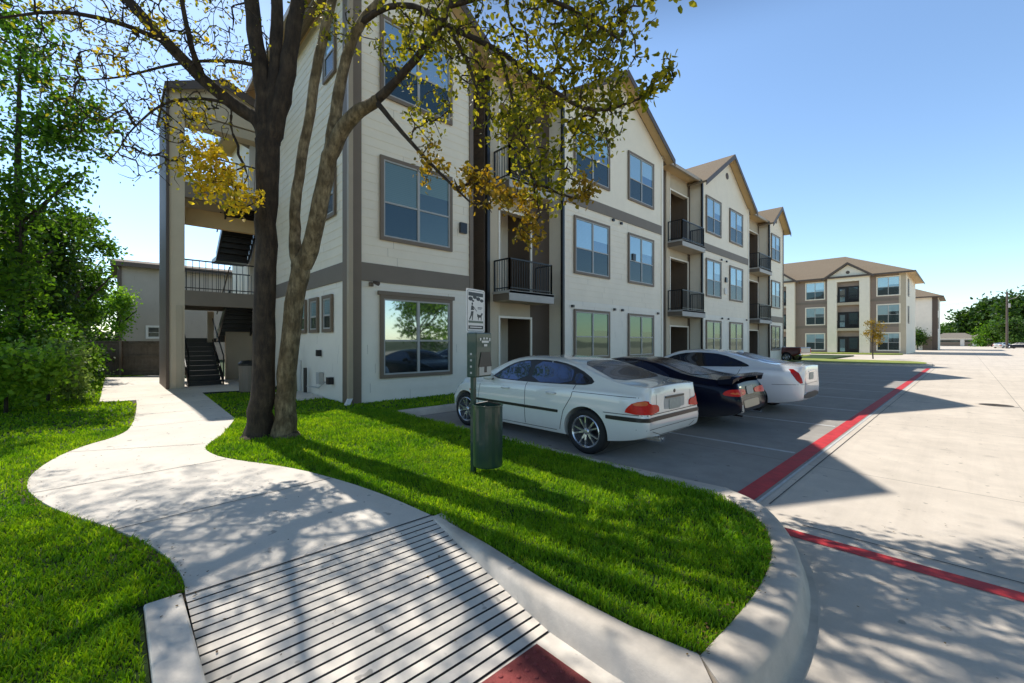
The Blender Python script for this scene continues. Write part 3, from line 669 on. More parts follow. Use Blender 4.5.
for lvl, z0 in ((0, GZ+.03), (1, 3.30)):
    st = MB(); n = 10; rise = (1.62 if lvl == 0 else 1.7)/n; tread = .245; x0 = TX-.55
    zm = z0+n*rise
    for i in range(n if lvl == 0 else 0):       # flight going away
        xa = x0-i*tread; st.box((xa-tread-.03, 1.85, z0+rise*(i+1)-.05), (xa, 2.75, z0+rise*(i+1)), 'black')
        st.box((xa-.03, 1.85, z0+rise*i), (xa-.01, 2.75, z0+rise*(i+1)-.05), 'black')
    for yy in ((1.80, 2.76) if lvl == 0 else ()): st.prism([(x0+.1, yy, z0-.0), (x0-n*tread, yy, z0+n*rise-.1), (x0-n*tread, yy, z0+n*rise+.16), (x0+.1, yy, z0+.26)], (0, .04, 0), 'black')
    zm = z0+n*rise; st.box((x0-n*tread-1.0, 1.80 if lvl == 0 else 2.94, zm-.16), (x0-n*tread-.02, 4.05, zm), 'black')
    so_ = st.build('stair', bld)
    s2 = MB(); m = 10; rise2 = ((3.30 if lvl == 0 else 6.78)-zm)/m
    for i in range(m):       # flight coming back over, seen from beneath
        xa = x0-n*tread+i*tread; s2.box((xa, 3.0, zm+rise2*(i+1)-.05), (xa+tread+.03, 4.0, zm+rise2*(i+1)), 'black')
        s2.box((xa, 3.0, zm+rise2*i-.04), (xa+.02, 4.0, zm+rise2*(i+1)), 'black')
    for yy in (2.94, 4.01): s2.prism([(x0-n*tread, yy, zm-.12), (x0+.05, yy, zm+m*rise2-.12), (x0+.05, yy, zm+m*rise2+.16), (x0-n*tread, yy, zm+.16)], (0, .05, 0), 'black')
    s2.build('stair', bld)
    r = MB()
    for yy in ((1.82, 2.78) if lvl == 0 else ()):
        r.tube([(x0+.1, yy, z0+1.0), (x0-n*tread, yy, zm+.95)], .022, 'black', 6); r.tube([(x0+.1, yy, z0), (x0+.1, yy, z0+1.0)], .02, 'black', 6)
    for yy in (2.97,): r.tube([(x0-n*tread, yy, zm+.95), (x0+.05, yy, zm+m*rise2+.95)], .022, 'black', 6)
    r.build('handrail', so_)
for z in (3.30, 6.78):      # gallery railings
    r = MB(); r.box((TX-.12, TY+.43, z+.98), (TX-.08, 4.1, z+1.02), 'black'); r.box((TX-.12, TY+.43, z+.08), (TX-.08, 4.1, z+.11), 'black')
    for i in range(16): y_ = TY+.46+i*.175; r.box((TX-.108, y_-.008, z), (TX-.092, y_+.008, z+1.0), 'black')
    r.build('gallery_railing', bld)
    if z > 6: MB().box((TX-.16, TY+.43, z+.002), (TX-.004, 4.1, z+.12), 'white').build('ledge', bld)
    r = MB(); r.box((TB+.05, TY+.43, z+.98), (TB+.09, 4.0, z+1.02), 'black')
    for i in range(20): y_ = TY+.46+i*.13; r.box((TB+.06, y_-.008, z), (TB+.076, y_+.008, z+1.0), 'black')
    r.build('gallery_railing', bld)
MB.build = _b0
# slab in front of the stairs
sheet('stair_landing', [(-15.25, 1.0), (-15.25, 1.9), (-14.9, 3.6), (-16.0, 4.08), (-21.5, 4.08), (-21.5, 1.0)], GZ+.029, 'path')
sheet('utility_pad', [(-13.6, 3.35), (-11.7, 3.35), (-11.7, 4.08), (-13.6, 4.08)], GZ+.05, 'path', skirt=GZ-.02)
bn = thing('trash_can', 'dark grey round trash can standing on the slab by the stairs', 'trash can', (*at(249, 393, 12.6).xy, GZ+.03))
MB().lathe([(.0005, 0), (.22, 0), (.25, .03), (.27, .78)], 20, 'taupe').build('body', bn); MB().lathe([(.28, .78), (.285, .84), (.2, .92), (.0005, .94)], 20, 'black').build('lid', bn)

# ------------------------------------------------------------------ pet waste station
ps = thing('pet_waste_station', 'green pet waste station with sign, bag dispenser and bin on a post in the lawn', 'waste station', (-3.88, 3.03, GZ), R(14))
MB().box((-.023, -.026, -.1), (.023, .024, 2.08), 'green_metal').build('post', ps)
sg = MB()
def rrect(w, h, r, n=6):
    p = []
    for cx, cy, a0 in ((w/2-r, h/2-r, 0), (-w/2+r, h/2-r, 90), (-w/2+r, -h/2+r, 180), (w/2-r, -h/2+r, 270)):
        for i in range(n+1): a = R(a0+90*i/n); p.append((cx+r*math.cos(a), cy+r*math.sin(a)))
    return p
SZ = 1.87
sg.prism([(.030, y, SZ+z) for y, z in rrect(.345, .50, .03)], (.004, 0, 0), 'white'); sgo = sg.build('sign', ps)
art = MB()
def ap(pts, m='black', x=.0352): art.prism([(x, y*1.09, SZ+z*1.08) for y, z in pts], (.0008, 0, 0), m)
ap(rrect(.285, .43, .02), 'black', .0346); ap(rrect(.277, .422, .018), 'white', .0350)
ap([(-.125, .155), (.125, .155), (.125, .195), (-.125, .195)], 'black', .0362)
for cx, cz, r_ in ((-.09, .125, .032), (-.02, .145, .028), (.04, .13, .03), (.10, .115, .026), (-.05, .105, .016)):
    ap([(cx+r_*math.cos(a)*1.2, cz+r_*math.sin(a)*.7) for a in np.linspace(0, 6.0, 9)], 'black', .0366)
# walking figure
ap([(-.062+.013*math.cos(a), .073+.016*math.sin(a)) for a in np.linspace(0, 6, 10)], 'black', .0362)
ap([(-.078, .055), (-.050, .055), (-.030, .01), (-.085, .005)], 'black', .0364)
ap([(-.080, -.005), (-.040, -.005), (-.048, -.045), (-.055, -.10), (-.068, -.10), (-.066, -.045), (-.085, -.075), (-.105, -.098), (-.115, -.09), (-.092, -.05)], 'black', .0362)
ap([(-.052, .045), (-.045, .05), (.015, .0), (.010, -.004)], 'black', .0366)
# dog
ap([(.030, -.045), (.085, -.038), (.100, -.015), (.118, -.022), (.112, -.038), (.098, -.05), (.096, -.098), (.088, -.098), (.084, -.066), (.052, -.068), (.046, -.098), (.038, -.098), (.034, -.06), (.020, -.03), (.024, -.06)], 'black', .0362)
ap([(.03, .035), (.11, .035), (.11, .042), (.03, .042)], 'black', .0362); ap([(.03, .022), (.095, .022), (.095, .028), (.03, .028)], 'black', .0362)
ap([(-.125, -.105), (.125, -.105), (.125, -.128), (-.125, -.128)], 'green_metal', .0362)
ap([(-.125, -.155), (.125, -.155), (.125, -.192), (-.125, -.192)], 'black', .0362)
ap([(-.10, -.168), (.10, -.168), (.10, -.178), (-.10, -.178)], 'white', .0372)
art.build('sign_print', sgo)
dp = MB(); dp.box((.024, -.155, 1.12), (.16, .135, 1.62), 'green_metal'); dpo = dp.build('dispenser', ps, bevel=.012)
dl = MB(); x = .161
def dpp(pts, m, xx=.161): dl.prism([(xx, y, z) for y, z in pts], (.003, 0, 0), m)
dpp([(-.10, 1.14), (.125, 1.14), (.125, 1.25), (-.10, 1.25)], 'slab')
dpp([(-.115, 1.235), (.13, 1.235), (.10, 1.40), (-.07, 1.40)], 'black', .1645); dpp([(-.01, 1.17), (.035, 1.17), (.035, 1.24), (-.01, 1.24)], 'black', .1645)
for y0, z0, w_, h_ in ((-.02, 1.505, .13, .025), (.02, 1.465, .06, .025), (-.055, 1.53, .022, .03), (.12, 1.525, .022, .035), (.005, 1.545, .035, .02), (.06, 1.545, .035, .02)):
    dpp([(y0-.04, z0), (y0-.04+w_, z0), (y0-.04+w_, z0+h_), (y0-.04, z0+h_)], 'white', .1645)
dl.build('front_label', dpo)
sd = MB()
for k, z in enumerate((1.16, 1.23, 1.30, 1.37)): sd.box((.075, -.1575, z), (.10, -.1555, z+.022), 'slab')
sd.build('side_label', dpo)
bi = MB(); T = Matrix.Translation((.15, .075, 0)); bi.lathe([(.0005, .10), (.163, .10), (.168, .115), (.171, .78), (.177, .785), (.177, .80), (.163, .80), (.161, .74), (.0005, .74)], 28, 'green_metal', T)
bi.box((.0, .0, .70), (.06, .02, .75), 'black'); bi.build('bin', ps, smooth=False)
hs = MB(); hs.tube([(.15-.13, .03, .80), (.15, .075, .83), (.15+.14, .12, .80)], .008, 'black', 6); hs.build('handle', ps)

# ------------------------------------------------------------------ cars
def interp(tab, x): return float(np.interp(x, [t[0] for t in tab], [t[1] for t in tab]))
def make_car(name, label, S, loc, rz, group=None, scale=(1, 1, 1)):
    root = thing(name, label, S.get('cat', 'car'), loc, rz, group)
    root.scale = scale
    Lh = S['L']/2; xs = S['xs']; bm = bmesh.new(); rows = []
    def smoothtab(tab, n=3):
        return tab
    for x in xs:
        w = interp(S['w'], x); zb = interp(S['zb'], x); zs = interp(S['zs'], x); zr_ = interp(S['zr'], x); zs = min(zs, zr_-.012); h = zr_-zs
        zm = zb+(zs-zb)*.55; wg = w*S.get('wg', .90); tum = S.get('tum', .36)
        pts = [(0, zb), (w*.80, zb), (w*.95, zb+.03), (w*.99, zb+.17), (w, zm), (w*.992, zs-.09), (w*.965, zs-.02), (wg, zs+.012+.02*min(1, h*3)), (wg-h*tum, zs+h*.86), (wg-h*tum-.09, zr_-.018), ((wg-h*tum)*.45, zr_-.002), (0, zr_)]
        row = []
        for i, (y, z) in enumerate(pts):
            xx = x if x < 1 else 1+(x-1)*S.get('nosek', 1)
            if x < -Lh+.5: xx += interp(S['rear'], z)*(1-(x+Lh)/.5)
            if x > Lh-.6: xx -= interp(S['front'], z)*(1-(Lh-x)/.6)
            row.append((xx, y, z))
        rows.append(row)
    V = {}
    def vert(i, j, s):
        j0 = j
        key = (i, j, s if j not in (0, 11) else 1)
        if key not in V:
            p = rows[i][j]; V[key] = bm.verts.new((p[0], p[1]*s, p[2]))
        return V[key]
    n = len(xs)
    for s in (1, -1):
        for i in range(n-1):
            for j in range(11):
                q = [vert(i, j, s), vert(i, j+1, s), vert(i+1, j+1, s), vert(i+1, j, s)]
                if s > 0: q = q[::-1]
                bm.faces.new(q)
        for i, fl in ((0, 1), (n-1, -1)):
            for j in range(5):
                q = [vert(i, j, s), vert(i, j+1, s), vert(i, 10-j, s), vert(i, 11-j, s)]
                if s*fl < 0: q = q[::-1]
                bm.faces.new(q)
    bmesh.ops.recalc_face_normals(bm, faces=bm.faces)
    cl = bm.edges.layers.float.new('crease_edge'); inv_ = {v: k for k, v in V.items()}
    for e in bm.edges:
        a, b = (inv_[v] for v in e.verts)
        if a[1] == b[1] and a[1] in (6, 8): e[cl] = .8 if a[1] == 6 else .5
        if a[1] == b[1] and a[1] in (2,): e[cl] = .5
        if a[0] == b[0] == 0 and abs(a[1]-b[1]) == 1: e[cl] = .55
    me = bpy.data.meshes.new('body'); bm.to_mesh(me); bm.free(); me.materials.append(M[S['paint']])
    o = bpy.data.objects.new('body', me); COL.objects.link(o)
    ss = o.modifiers.new('s', 'SUBSURF'); ss.levels = ss.render_levels = 2
    dg = bpy.context.evaluated_depsgraph_get(); m2 = bpy.data.meshes.new_from_object(o.evaluated_get(dg)); 
    bvh = BVHTree.FromPolygons([v.co for v in m2.vertices], [p.vertices for p in m2.polygons])
    o.modifiers.clear(); o.data = m2
    # wheel openings
    wr = S['wr']; ar = S.get('ar', wr+.035)
    for ax in S['axles']:
        for s in (1, -1):
            c = MB(); T = Matrix.Translation((ax, s*(S['W']/2-.30), wr+.01)) @ Matrix.Rotation(R(90), 4, 'X')
            c.lathe([(.001, -.45), (ar, -.45), (ar, .45), (.001, .45)], 40, 'black', T)
            co = c.build('cut'); b_ = bmesh.new(); b_.from_mesh(co.data); bmesh.ops.remove_doubles(b_, verts=b_.verts, dist=.002); bmesh.ops.recalc_face_normals(b_, faces=b_.faces); b_.to_mesh(co.data); b_.free()
            # limit the cut to the outer side
            bmn = o.modifiers.new('b', 'BOOLEAN'); bmn.object = co; bmn.operation = 'DIFFERENCE'; bmn.solver = 'EXACT'
            dg = bpy.context.evaluated_depsgraph_get(); m3 = bpy.data.meshes.new_from_object(o.evaluated_get(dg)); o.modifiers.clear(); o.data = m3
            bpy.data.objects.remove(co)
    for p in o.data.polygons: p.use_smooth = True
    em = o.modifiers.new('e', 'EDGE_SPLIT'); em.split_angle = R(40)
    o.data.name = 'body'; o.parent = root
    def hit(u, z, ax):
        if ax == 'L': r = bvh.ray_cast(Vector((u, 3, z)), Vector((0, -1, 0)))
        elif ax == 'R': r = bvh.ray_cast(Vector((u, -3, z)), Vector((0, 1, 0)))
        elif ax == 'T': r = bvh.ray_cast(Vector((u, z, 4)), Vector((0, 0, -1)))
        elif ax == 'B': r = bvh.ray_cast(Vector((-5, u, z)), Vector((1, 0, 0)))
        elif ax == 'F': r = bvh.ray_cast(Vector((5, u, z)), Vector((-1, 0, 0)))
        else:
            a, ang = ax; d = Vector((math.cos(ang), math.sin(ang), 0)); p = Vector((-d.y, d.x, 0))
            r = bvh.ray_cast(Vector((0, 0, z))+p*u-d*6, d)
        return r
    def proj(name, poly, ax, off, mat, parent=root, depth=.02, it=2, grid=.05, sm=True):
        P = smooth_line(poly, it, True) if it else poly; Q = []
        for i in range(len(P)):
            a, b = P[i], P[(i+1) % len(P)]; d = math.dist(a, b); k = max(1, int(d/.06))
            for t in range(k): Q.append((a[0]+(b[0]-a[0])*t/k, a[1]+(b[1]-a[1])*t/k))
        us = [p[0] for p in Q]; vs = [p[1] for p in Q]; g = []
        A = np.array([[u, v] for u in np.arange(min(us), max(us), grid) for v in np.arange(min(vs), max(vs), grid)])
        if len(A): g = [tuple(p) for p in A[in_poly(A, Q)]]
        out = delaunay_2d_cdt([Vector(p) for p in Q]+[Vector(p) for p in g], [], [list(range(len(Q)))], 1, 1e-4)
        mb = MB(); idx = {}
        top = []
        for i, p in enumerate(out[0]):
            r = hit(p.x, p.y, ax)
            if r[0] is None: top.append(None)
            else:
                top.append(len(mb.v)); mb.v.append(tuple(r[0]+r[1]*off))
        for f in out[2]:
            if all(top[i] is not None for i in f): mb.f.append([top[i] for i in f]); mb.m.append(mb.mi(mat))
        # skirt to give the piece thickness
        cnt = {}
        for f in mb.f:
            for i in range(len(f)): e = (f[i], f[(i+1) % len(f)]); cnt[e] = cnt.get(e, 0)+1
        bnd = [e for e in cnt if (e[1], e[0]) not in cnt]
        cen = Vector((0, 0, .7))
        for a, b in bnd:
            k = len(mb.v); va, vb = Vector(mb.v[a]), Vector(mb.v[b])
            da = (va-Vector((va.x*.7, 0, .7))).normalized()*depth; db = (vb-Vector((vb.x*.7, 0, .7))).normalized()*depth
            mb.v += [tuple(va-da), tuple(vb-db)]; mb.f.append([a, b, k+1, k]); mb.m.append(0)
        if not mb.f: return None
        ob = mb.build(name, parent); 
        if sm:
            ob.data.polygons.foreach_set('use_smooth', [True]*len(mb.f)); e = ob.modifiers.new('e', 'EDGE_SPLIT'); e.split_angle = R(35)
        return ob
    def seam(pts, ax, wd=.009, mat='black', off=.0015, name='seam', parent=root, closed=False):
        out = MB()
        for a, b in zip(pts, pts[1:]):
            a = Vector(a); b = Vector(b); d = b-a; k = max(1, int(d.length/.05)); nrm = Vector((-d.y, d.x)).normalized()*wd/2
            prev = None
            for t in range(k+1):
                c = a+d*t/k; r1 = hit(c.x+nrm.x, c.y+nrm.y, ax); r2 = hit(c.x-nrm.x, c.y-nrm.y, ax)
                if r1[0] is None or r2[0] is None: prev = None; continue
                cur = (len(out.v), len(out.v)+1); out.v += [tuple(r1[0]+r1[1]*off), tuple(r2[0]+r2[1]*off)]
                if prev: out.f.append([prev[0], prev[1], cur[1], cur[0]]); out.m.append(out.mi(mat))
                prev = cur
        if out.f: return out.build(name, parent)
    # wheels
    for ax in S['axles']:
        for s in (1, -1):
            T = Matrix.Translation((ax, s*(S['W']/2-.115-S.get('inset', .02)), wr)) @ Matrix.Rotation(R(-90*s), 4, 'X')
            wo = MB(); tw_ = .105; rr = S.get('rim', .235)
            wo.lathe([(rr-.01, tw_*.8), (rr+.01, tw_), (wr-.035, tw_+.004), (wr-.008, tw_*.82), (wr, tw_*.5), (wr, -tw_*.5), (wr-.02, -tw_), (rr, -tw_)], 40, 'rubber', T)
            wheel = wo.build('wheel', root, smooth=True)
            rm_ = MB(); rm_.lathe([(rr+.006, tw_*.93), (rr-.008, tw_+.002), (rr-.022, tw_*.9), (rr-.032, tw_*.3), (rr-.05, -.03), (.05, -.05)], 40, 'alloy', T)
            rm_.lathe([(rr-.045, -.028), (.02, -.028)], 32, 'black', T)
            nsp = S.get('spokes', 5)
            for k in range(nsp):
                for da in ((-1, 1) if S.get('dbl', True) else (0,)):
                    a0 = 2*math.pi*k/nsp+da*.10; a1 = 2*math.pi*k/nsp+da*(.25 if S.get('dbl', True) else .0); r0, r1 = .035, rr-.02; wd0, wd1 = (.020, .014) if S.get('dbl', True) else (.026, .018)
                    p0 = Vector((r0*math.cos(a0), r0*math.sin(a0), .070)); p1 = Vector((r1*math.cos(a1), r1*math.sin(a1), .080)); t = (p1-p0).normalized(); nn = Vector((-t.y, t.x, 0)).normalized()
                    pm = (p0+p1)/2+Vector((0, 0, .006))
                    q = []
                    for p, wd in ((p0, wd0), (pm, wd0*.8), (p1, wd1)):
                        q.append([p+nn*wd-Vector((0, 0, .035)), p+nn*wd*.8, p-nn*wd*.8, p-nn*wd-Vector((0, 0, .035))])
                    base = len(rm_.v)
                    for qq in q: rm_.v += [tuple(T @ v) for v in qq]
                    for i in range(2):
                        for j in range(3):
                            rm_.f.append([base+i*4+j, base+i*4+j+1, base+(i+1)*4+j+1, base+(i+1)*4+j]); rm_.m.append(rm_.mi('alloy'))
            rm_.lathe([(.0005, .088), (.03, .086), (.048, .074), (.05, .03)], 20, 'alloy', T); rm_.build('rim', wheel)
    for p in S['glass']:       # (name, poly, axis)
        g = proj(p[0], p[1], p[2], p[4] if len(p) > 4 else .004, p[3] if len(p) > 3 else 'autoglass', it=1)
    for p in S.get('pieces', ()): 
        nmx, poly, ax, mat, off = p[:5]; proj(nmx, poly, ax, off, mat, it=p[5] if len(p) > 5 else 2, grid=p[6] if len(p) > 6 else .05)
    sm_ = MB()
    for pts, ax, wd in S.get('seams', ()): seam(pts, ax, wd*1.5)
    S.get('extra', lambda r, h: None)(root, hit)
    return root
def mirror_side(p):
    return [p[:2]+('L',)+p[3:], p[:2]+('R',)+p[3:]]
def rect(u0, u1, v0, v1):
    c = .16*min(u1-u0, v1-v0); return [(u0+c, v0), (u1-c, v0), (u1, v0+c), (u1, v1-c), (u1-c, v1), (u0+c, v1), (u0, v1-c), (u0, v0+c)]
DL = ('d', R(-45)); DR = ('d', R(45))      # looking inward at the rear left / rear right corners
def both(name, poly, mat, off, it=2):
    return [(name, poly, 'L', mat, off, it), (name, poly, 'R', mat, off, it)]
M['pw'] = paint('white_paint', (.74, .745, .70)); M['pw2'] = paint('pearl_white_paint', (.72, .73, .74)); M['pb'] = paint('navy_black_paint', (.005, .007, .018), .18, 0, .15, .12)
M['pm'] = paint('maroon_paint', (.12, .02, .02)); M['pg'] = paint('grey_paint', (.2, .21, .22))
def door_handles(xs_, z, mat='pw'):
    def f(root, hit):
        for s, ax in ((1, 'L'), (-1, 'R')):
            for x_ in xs_:
                r = hit(x_, z, ax)
                if r[0] is None: continue
                y = r[0].y
                h = MB(); h.tube([(x_-.09, y+s*.004, z), (x_-.07, y+s*.03, z), (x_+.07, y+s*.03, z), (x_+.09, y+s*.004, z)], [.012, .016, .016, .012], mat, 8); h.build('handle', root, smooth=True)
    return f
def mirrors(xm_, z, mat):
    def f(root, hit):
        for s, ax in ((1, 'L'), (-1, 'R')):
            r = hit(xm_, z-.03, ax)
            if r[0] is None: continue
            y = abs(r[0].y); m = MB(); T = Matrix.Translation((xm_-.02, s*(y+.12), z+.02)) @ Matrix.Diagonal((.07, .12, .065, 1))
            m.lathe([(math.sin(a), math.cos(a)) for a in np.linspace(.02, math.pi-.02, 9)], 14, mat, T); m.tube([(xm_, s*(y-.02), z-.04), (xm_, s*(y+.06), z-.01)], .025, 'black', 6); m.build('mirror', root, smooth=True)
    return f
def combo(*fs):
    def f(r, h):
        for g in fs: g(r, h)
    return f
XS = lambda L_: [-L_/2, -L_/2+.035, -L_/2+.12, -L_/2+.3, -L_/2+.55, -1.45, -1.2, -1.0, -.8, -.55, -.3, 0, .3, .5, .7, .9, 1.05, 1.25, 1.5, 1.75, L_/2-.3, L_/2-.12, L_/2-.04, L_/2]
# compact white saloon
TLp = lambda s: [(s*u, z) for u, z in ((.78, .675), (.80, .75), (.88, .835), (1.06, .86), (1.075, .81), (1.20, .79), (1.235, .76), (1.235, .675))]
ILp = lambda s: [(s*u, z) for u, z in ((.86, .79), (.90, .835), (1.04, .85), (1.06, .79))]
TL2 = lambda s: [(s*u, z) for u, z in ((.94, .70), (1.0, .665), (1.44, .655), (1.50, .70), (1.46, .765), (1.10, .785), (1.0, .76))]
TL3 = lambda s: [(s*u, z) for u, z in ((.97, 1.03), (1.11, 1.03), (1.25, .73), (1.13, .72))]
glassL = [(.78, .985), (.60, 1.12), (.38, 1.25), (.12, 1.325), (-.25, 1.345), (-.72, 1.325), (-1.10, 1.235), (-1.42, 1.075), (-1.36, 1.01), (-1.0, .99), (0, .97)]
S1 = dict(L=4.47, W=1.74, wr=.328, rim=.235, ar=.362, nosek=.85, axles=(-1.31, 1.42), paint='pw', xs=XS(4.47), tum=.40,
  w=[(-2.235, .745), (-2.2, .785), (-2.1, .815), (-1.93, .838), (-1.68, .858), (-1.2, .87), (1.2, .87), (1.75, .845), (1.94, .81), (2.11, .74), (2.19, .68), (2.235, .58)],
  zb=[(-2.235, .36), (-2.1, .30), (-1.9, .25), (-1.5, .2), (1.8, .19), (2.235, .25)],
  zs=[(-2.235, .93), (-1.9, .955), (-1.45, .965), (-1, .96), (0, .94), (.9, .915), (1.5, .87), (1.95, .79), (2.235, .60)],
  zr=[(-2.235, 1.035), (-2.15, 1.045), (-1.95, 1.055), (-1.80, 1.075), (-1.65, 1.11), (-1.42, 1.20), (-1.2, 1.285), (-1.0, 1.34), (-.75, 1.385), (-.55, 1.398), (-.3, 1.405), (0, 1.415), (.3, 1.395), (.5, 1.335), (.7, 1.235), (.9, 1.12), (1.05, 1.04), (1.25, 1.0), (1.5, .975), (1.75, .93), (1.94, .88), (2.11, .80), (2.19, .74), (2.235, .66)],
  rear=[(.25, .10), (.36, .03), (.45, 0), (.60, 0), (.68, .05), (.76, .085), (.95, .10), (1.04, .03), (1.1, .10), (1.5, .2)],
  front=[(.2, .06), (.35, 0), (.55, 0), (.7, .10), (.9, .22)],
  glass=[('window_trim', glassL, 'L', 'black', .003), ('window_trim', glassL, 'R', 'black', .003),
     ('side_window', [(.70, .99), (.55, 1.11), (.35, 1.225), (.12, 1.295), (-.10, 1.318), (-.10, .985)], 'L', 'autoglass', .006), ('side_window', [(-.20, .985), (-.20, 1.32), (-.7, 1.298), (-.98, 1.23), (-1.02, 1.17), (-1.02, 1.0)], 'L', 'autoglass', .006), ('side_window', [(-1.07, 1.01), (-1.06, 1.20), (-1.32, 1.08), (-1.29, 1.025)], 'L', 'autoglass', .006),
     ('side_window', [(.70, .99), (.55, 1.11), (.35, 1.225), (.12, 1.295), (-.10, 1.318), (-.10, .985)], 'R', 'autoglass', .006), ('side_window', [(-.20, .985), (-.20, 1.32), (-.7, 1.298), (-.98, 1.23), (-1.02, 1.17), (-1.02, 1.0)], 'R', 'autoglass', .006),
     ('rear_window', [(-1.70, -.62), (-1.78, 0), (-1.70, .62), (-1.4, .57), (-1.02, .51), (-.98, 0), (-1.02, -.51), (-1.4, -.57)], 'T', 'autoglass', .005),
     ('windscreen', [(.42, -.52), (.46, 0), (.42, .52), (.8, .6), (1.0, .66), (1.07, 0), (1.0, -.66), (.8, -.6)], 'T', 'autoglass', .005)],
  pieces=[('tail_light', TLp(-1), ('d', R(-45)), 'redlens', .014, 1),
     ('tail_light', TLp(1), ('d', R(45)), 'redlens', .014, 1),
     ('indicator_lens', ILp(-1), ('d', R(-45)), 'amber', .018, 1),
     ('indicator_lens', ILp(1), ('d', R(45)), 'amber', .018, 1),
     ('bumper_strip', rect(-.80, .80, .575, .63), 'B', 'black', .012, 1), *both('bumper_strip', rect(-2.22, -1.66, .575, .63), 'black', .010, 1),
     *both('door_moulding', rect(-.84, 1.08, .555, .60), 'black', .010, 1),
     ('plate_recess', rect(-.30, .30, .70, .865), 'B', 'slab', .003, 1), ('number_plate', rect(-.17, .17, .69, .84), 'B', 'plate', .012, 0), ('plate_light_bar', rect(-.27, .27, .855, .885), 'B', 'black', .016, 1),
     ('badge', [(.028*math.cos(a), .945+.028*math.sin(a)) for a in np.linspace(0, 5.5, 8)], 'B', 'black', .006),
     ('side_marker', rect(1.22, 1.28, .72, .745), 'L', 'amber', .006, 1),
     ('headlight', [(1.80, .62), (1.99, .60), (1.96, .74), (1.80, .76), (1.72, .7)], 'L', 'lamp', .008), ('headlight', [(1.80, .62), (1.99, .60), (1.96, .74), (1.80, .76), (1.72, .7)], 'R', 'lamp', .008)],
  seams=[([(-.15, .97), (-.15, .30)], 'L', .007), ([(.98, .92), (1.02, .6), (.98, .28)], 'L', .007), ([(-1.12, 1.0), (-1.08, .82), (-.94, .6), (-.86, .3)], 'L', .007), ([(-.8, .28), (.98, .27)], 'L', .006),
     ([(-2.15, .665), (-1.62, .66)], 'L', .006), ([(-2.1, .895), (-1.5, .90), (-1.1, .90)], 'L', .005), ([(-.78, .665), (.78, .665)], 'B', .007), ([(-.80, .47), (.80, .47)], 'B', .005), ([(-.62, .44), (-.4, .37), (.4, .37), (.62, .44)], 'B', .006), ([(-.50, .67), (-.50, .93)], 'B', .006), ([(.50, .67), (.50, .93)], 'B', .006)],
  extra=combo(door_handles((-.70, .30), .845), mirrors(.72, 1.0, 'pw'), lambda r, h: MB().tube([(-2.24, .45, .30), (-1.95, .45, .30)], .032, 'chrome', 12).tube([(-2.24, .37, .30), (-1.95, .37, .30)], .032, 'chrome', 12).build('exhaust', r)))
make_car('parked_car', 'white four door saloon nearest the lawn with black rub strips and round-spoked alloys', S1, (-5.19, 5.90, 0), R(180), 'cars parked nose-in beside the building', (1.055, 1.03, 1.0))
# low dark coupe with rear wing
def wing_spoiler(r, h):
    m = MB(); ys = np.linspace(-.80, .80, 17); k = []
    for y in ys:
        e = max(0, (abs(y)-.55)/.25); top = 1.028-.06*e*e; th = .032+.05*e
        k.append([(-2.44+.10*e, y, top), (-2.28, y, top+.012), (-2.06, y, top-.022), (-2.08, y, top-.022-th), (-2.42+.10*e, y, top-th)])
    for a, b in zip(k, k[1:]):
        for i in range(5): j = (i+1) % 5; m.poly([a[i], a[j], b[j], b[i]], 'pb')
    m.poly(k[0], 'pb'); m.poly(k[-1][::-1], 'pb')
    for y in (-.5, .5): m.box((-2.32, y-.02, .93), (-2.16, y+.02, 1.0), 'pb')
    m.build('spoiler', r)
gl2 = [(.95, .93), (.70, 1.07), (.40, 1.19), (.05, 1.26), (-.35, 1.25), (-.70, 1.17), (-1.0, 1.04), (-1.18, .95), (-1.0, .93), (0, .915)]
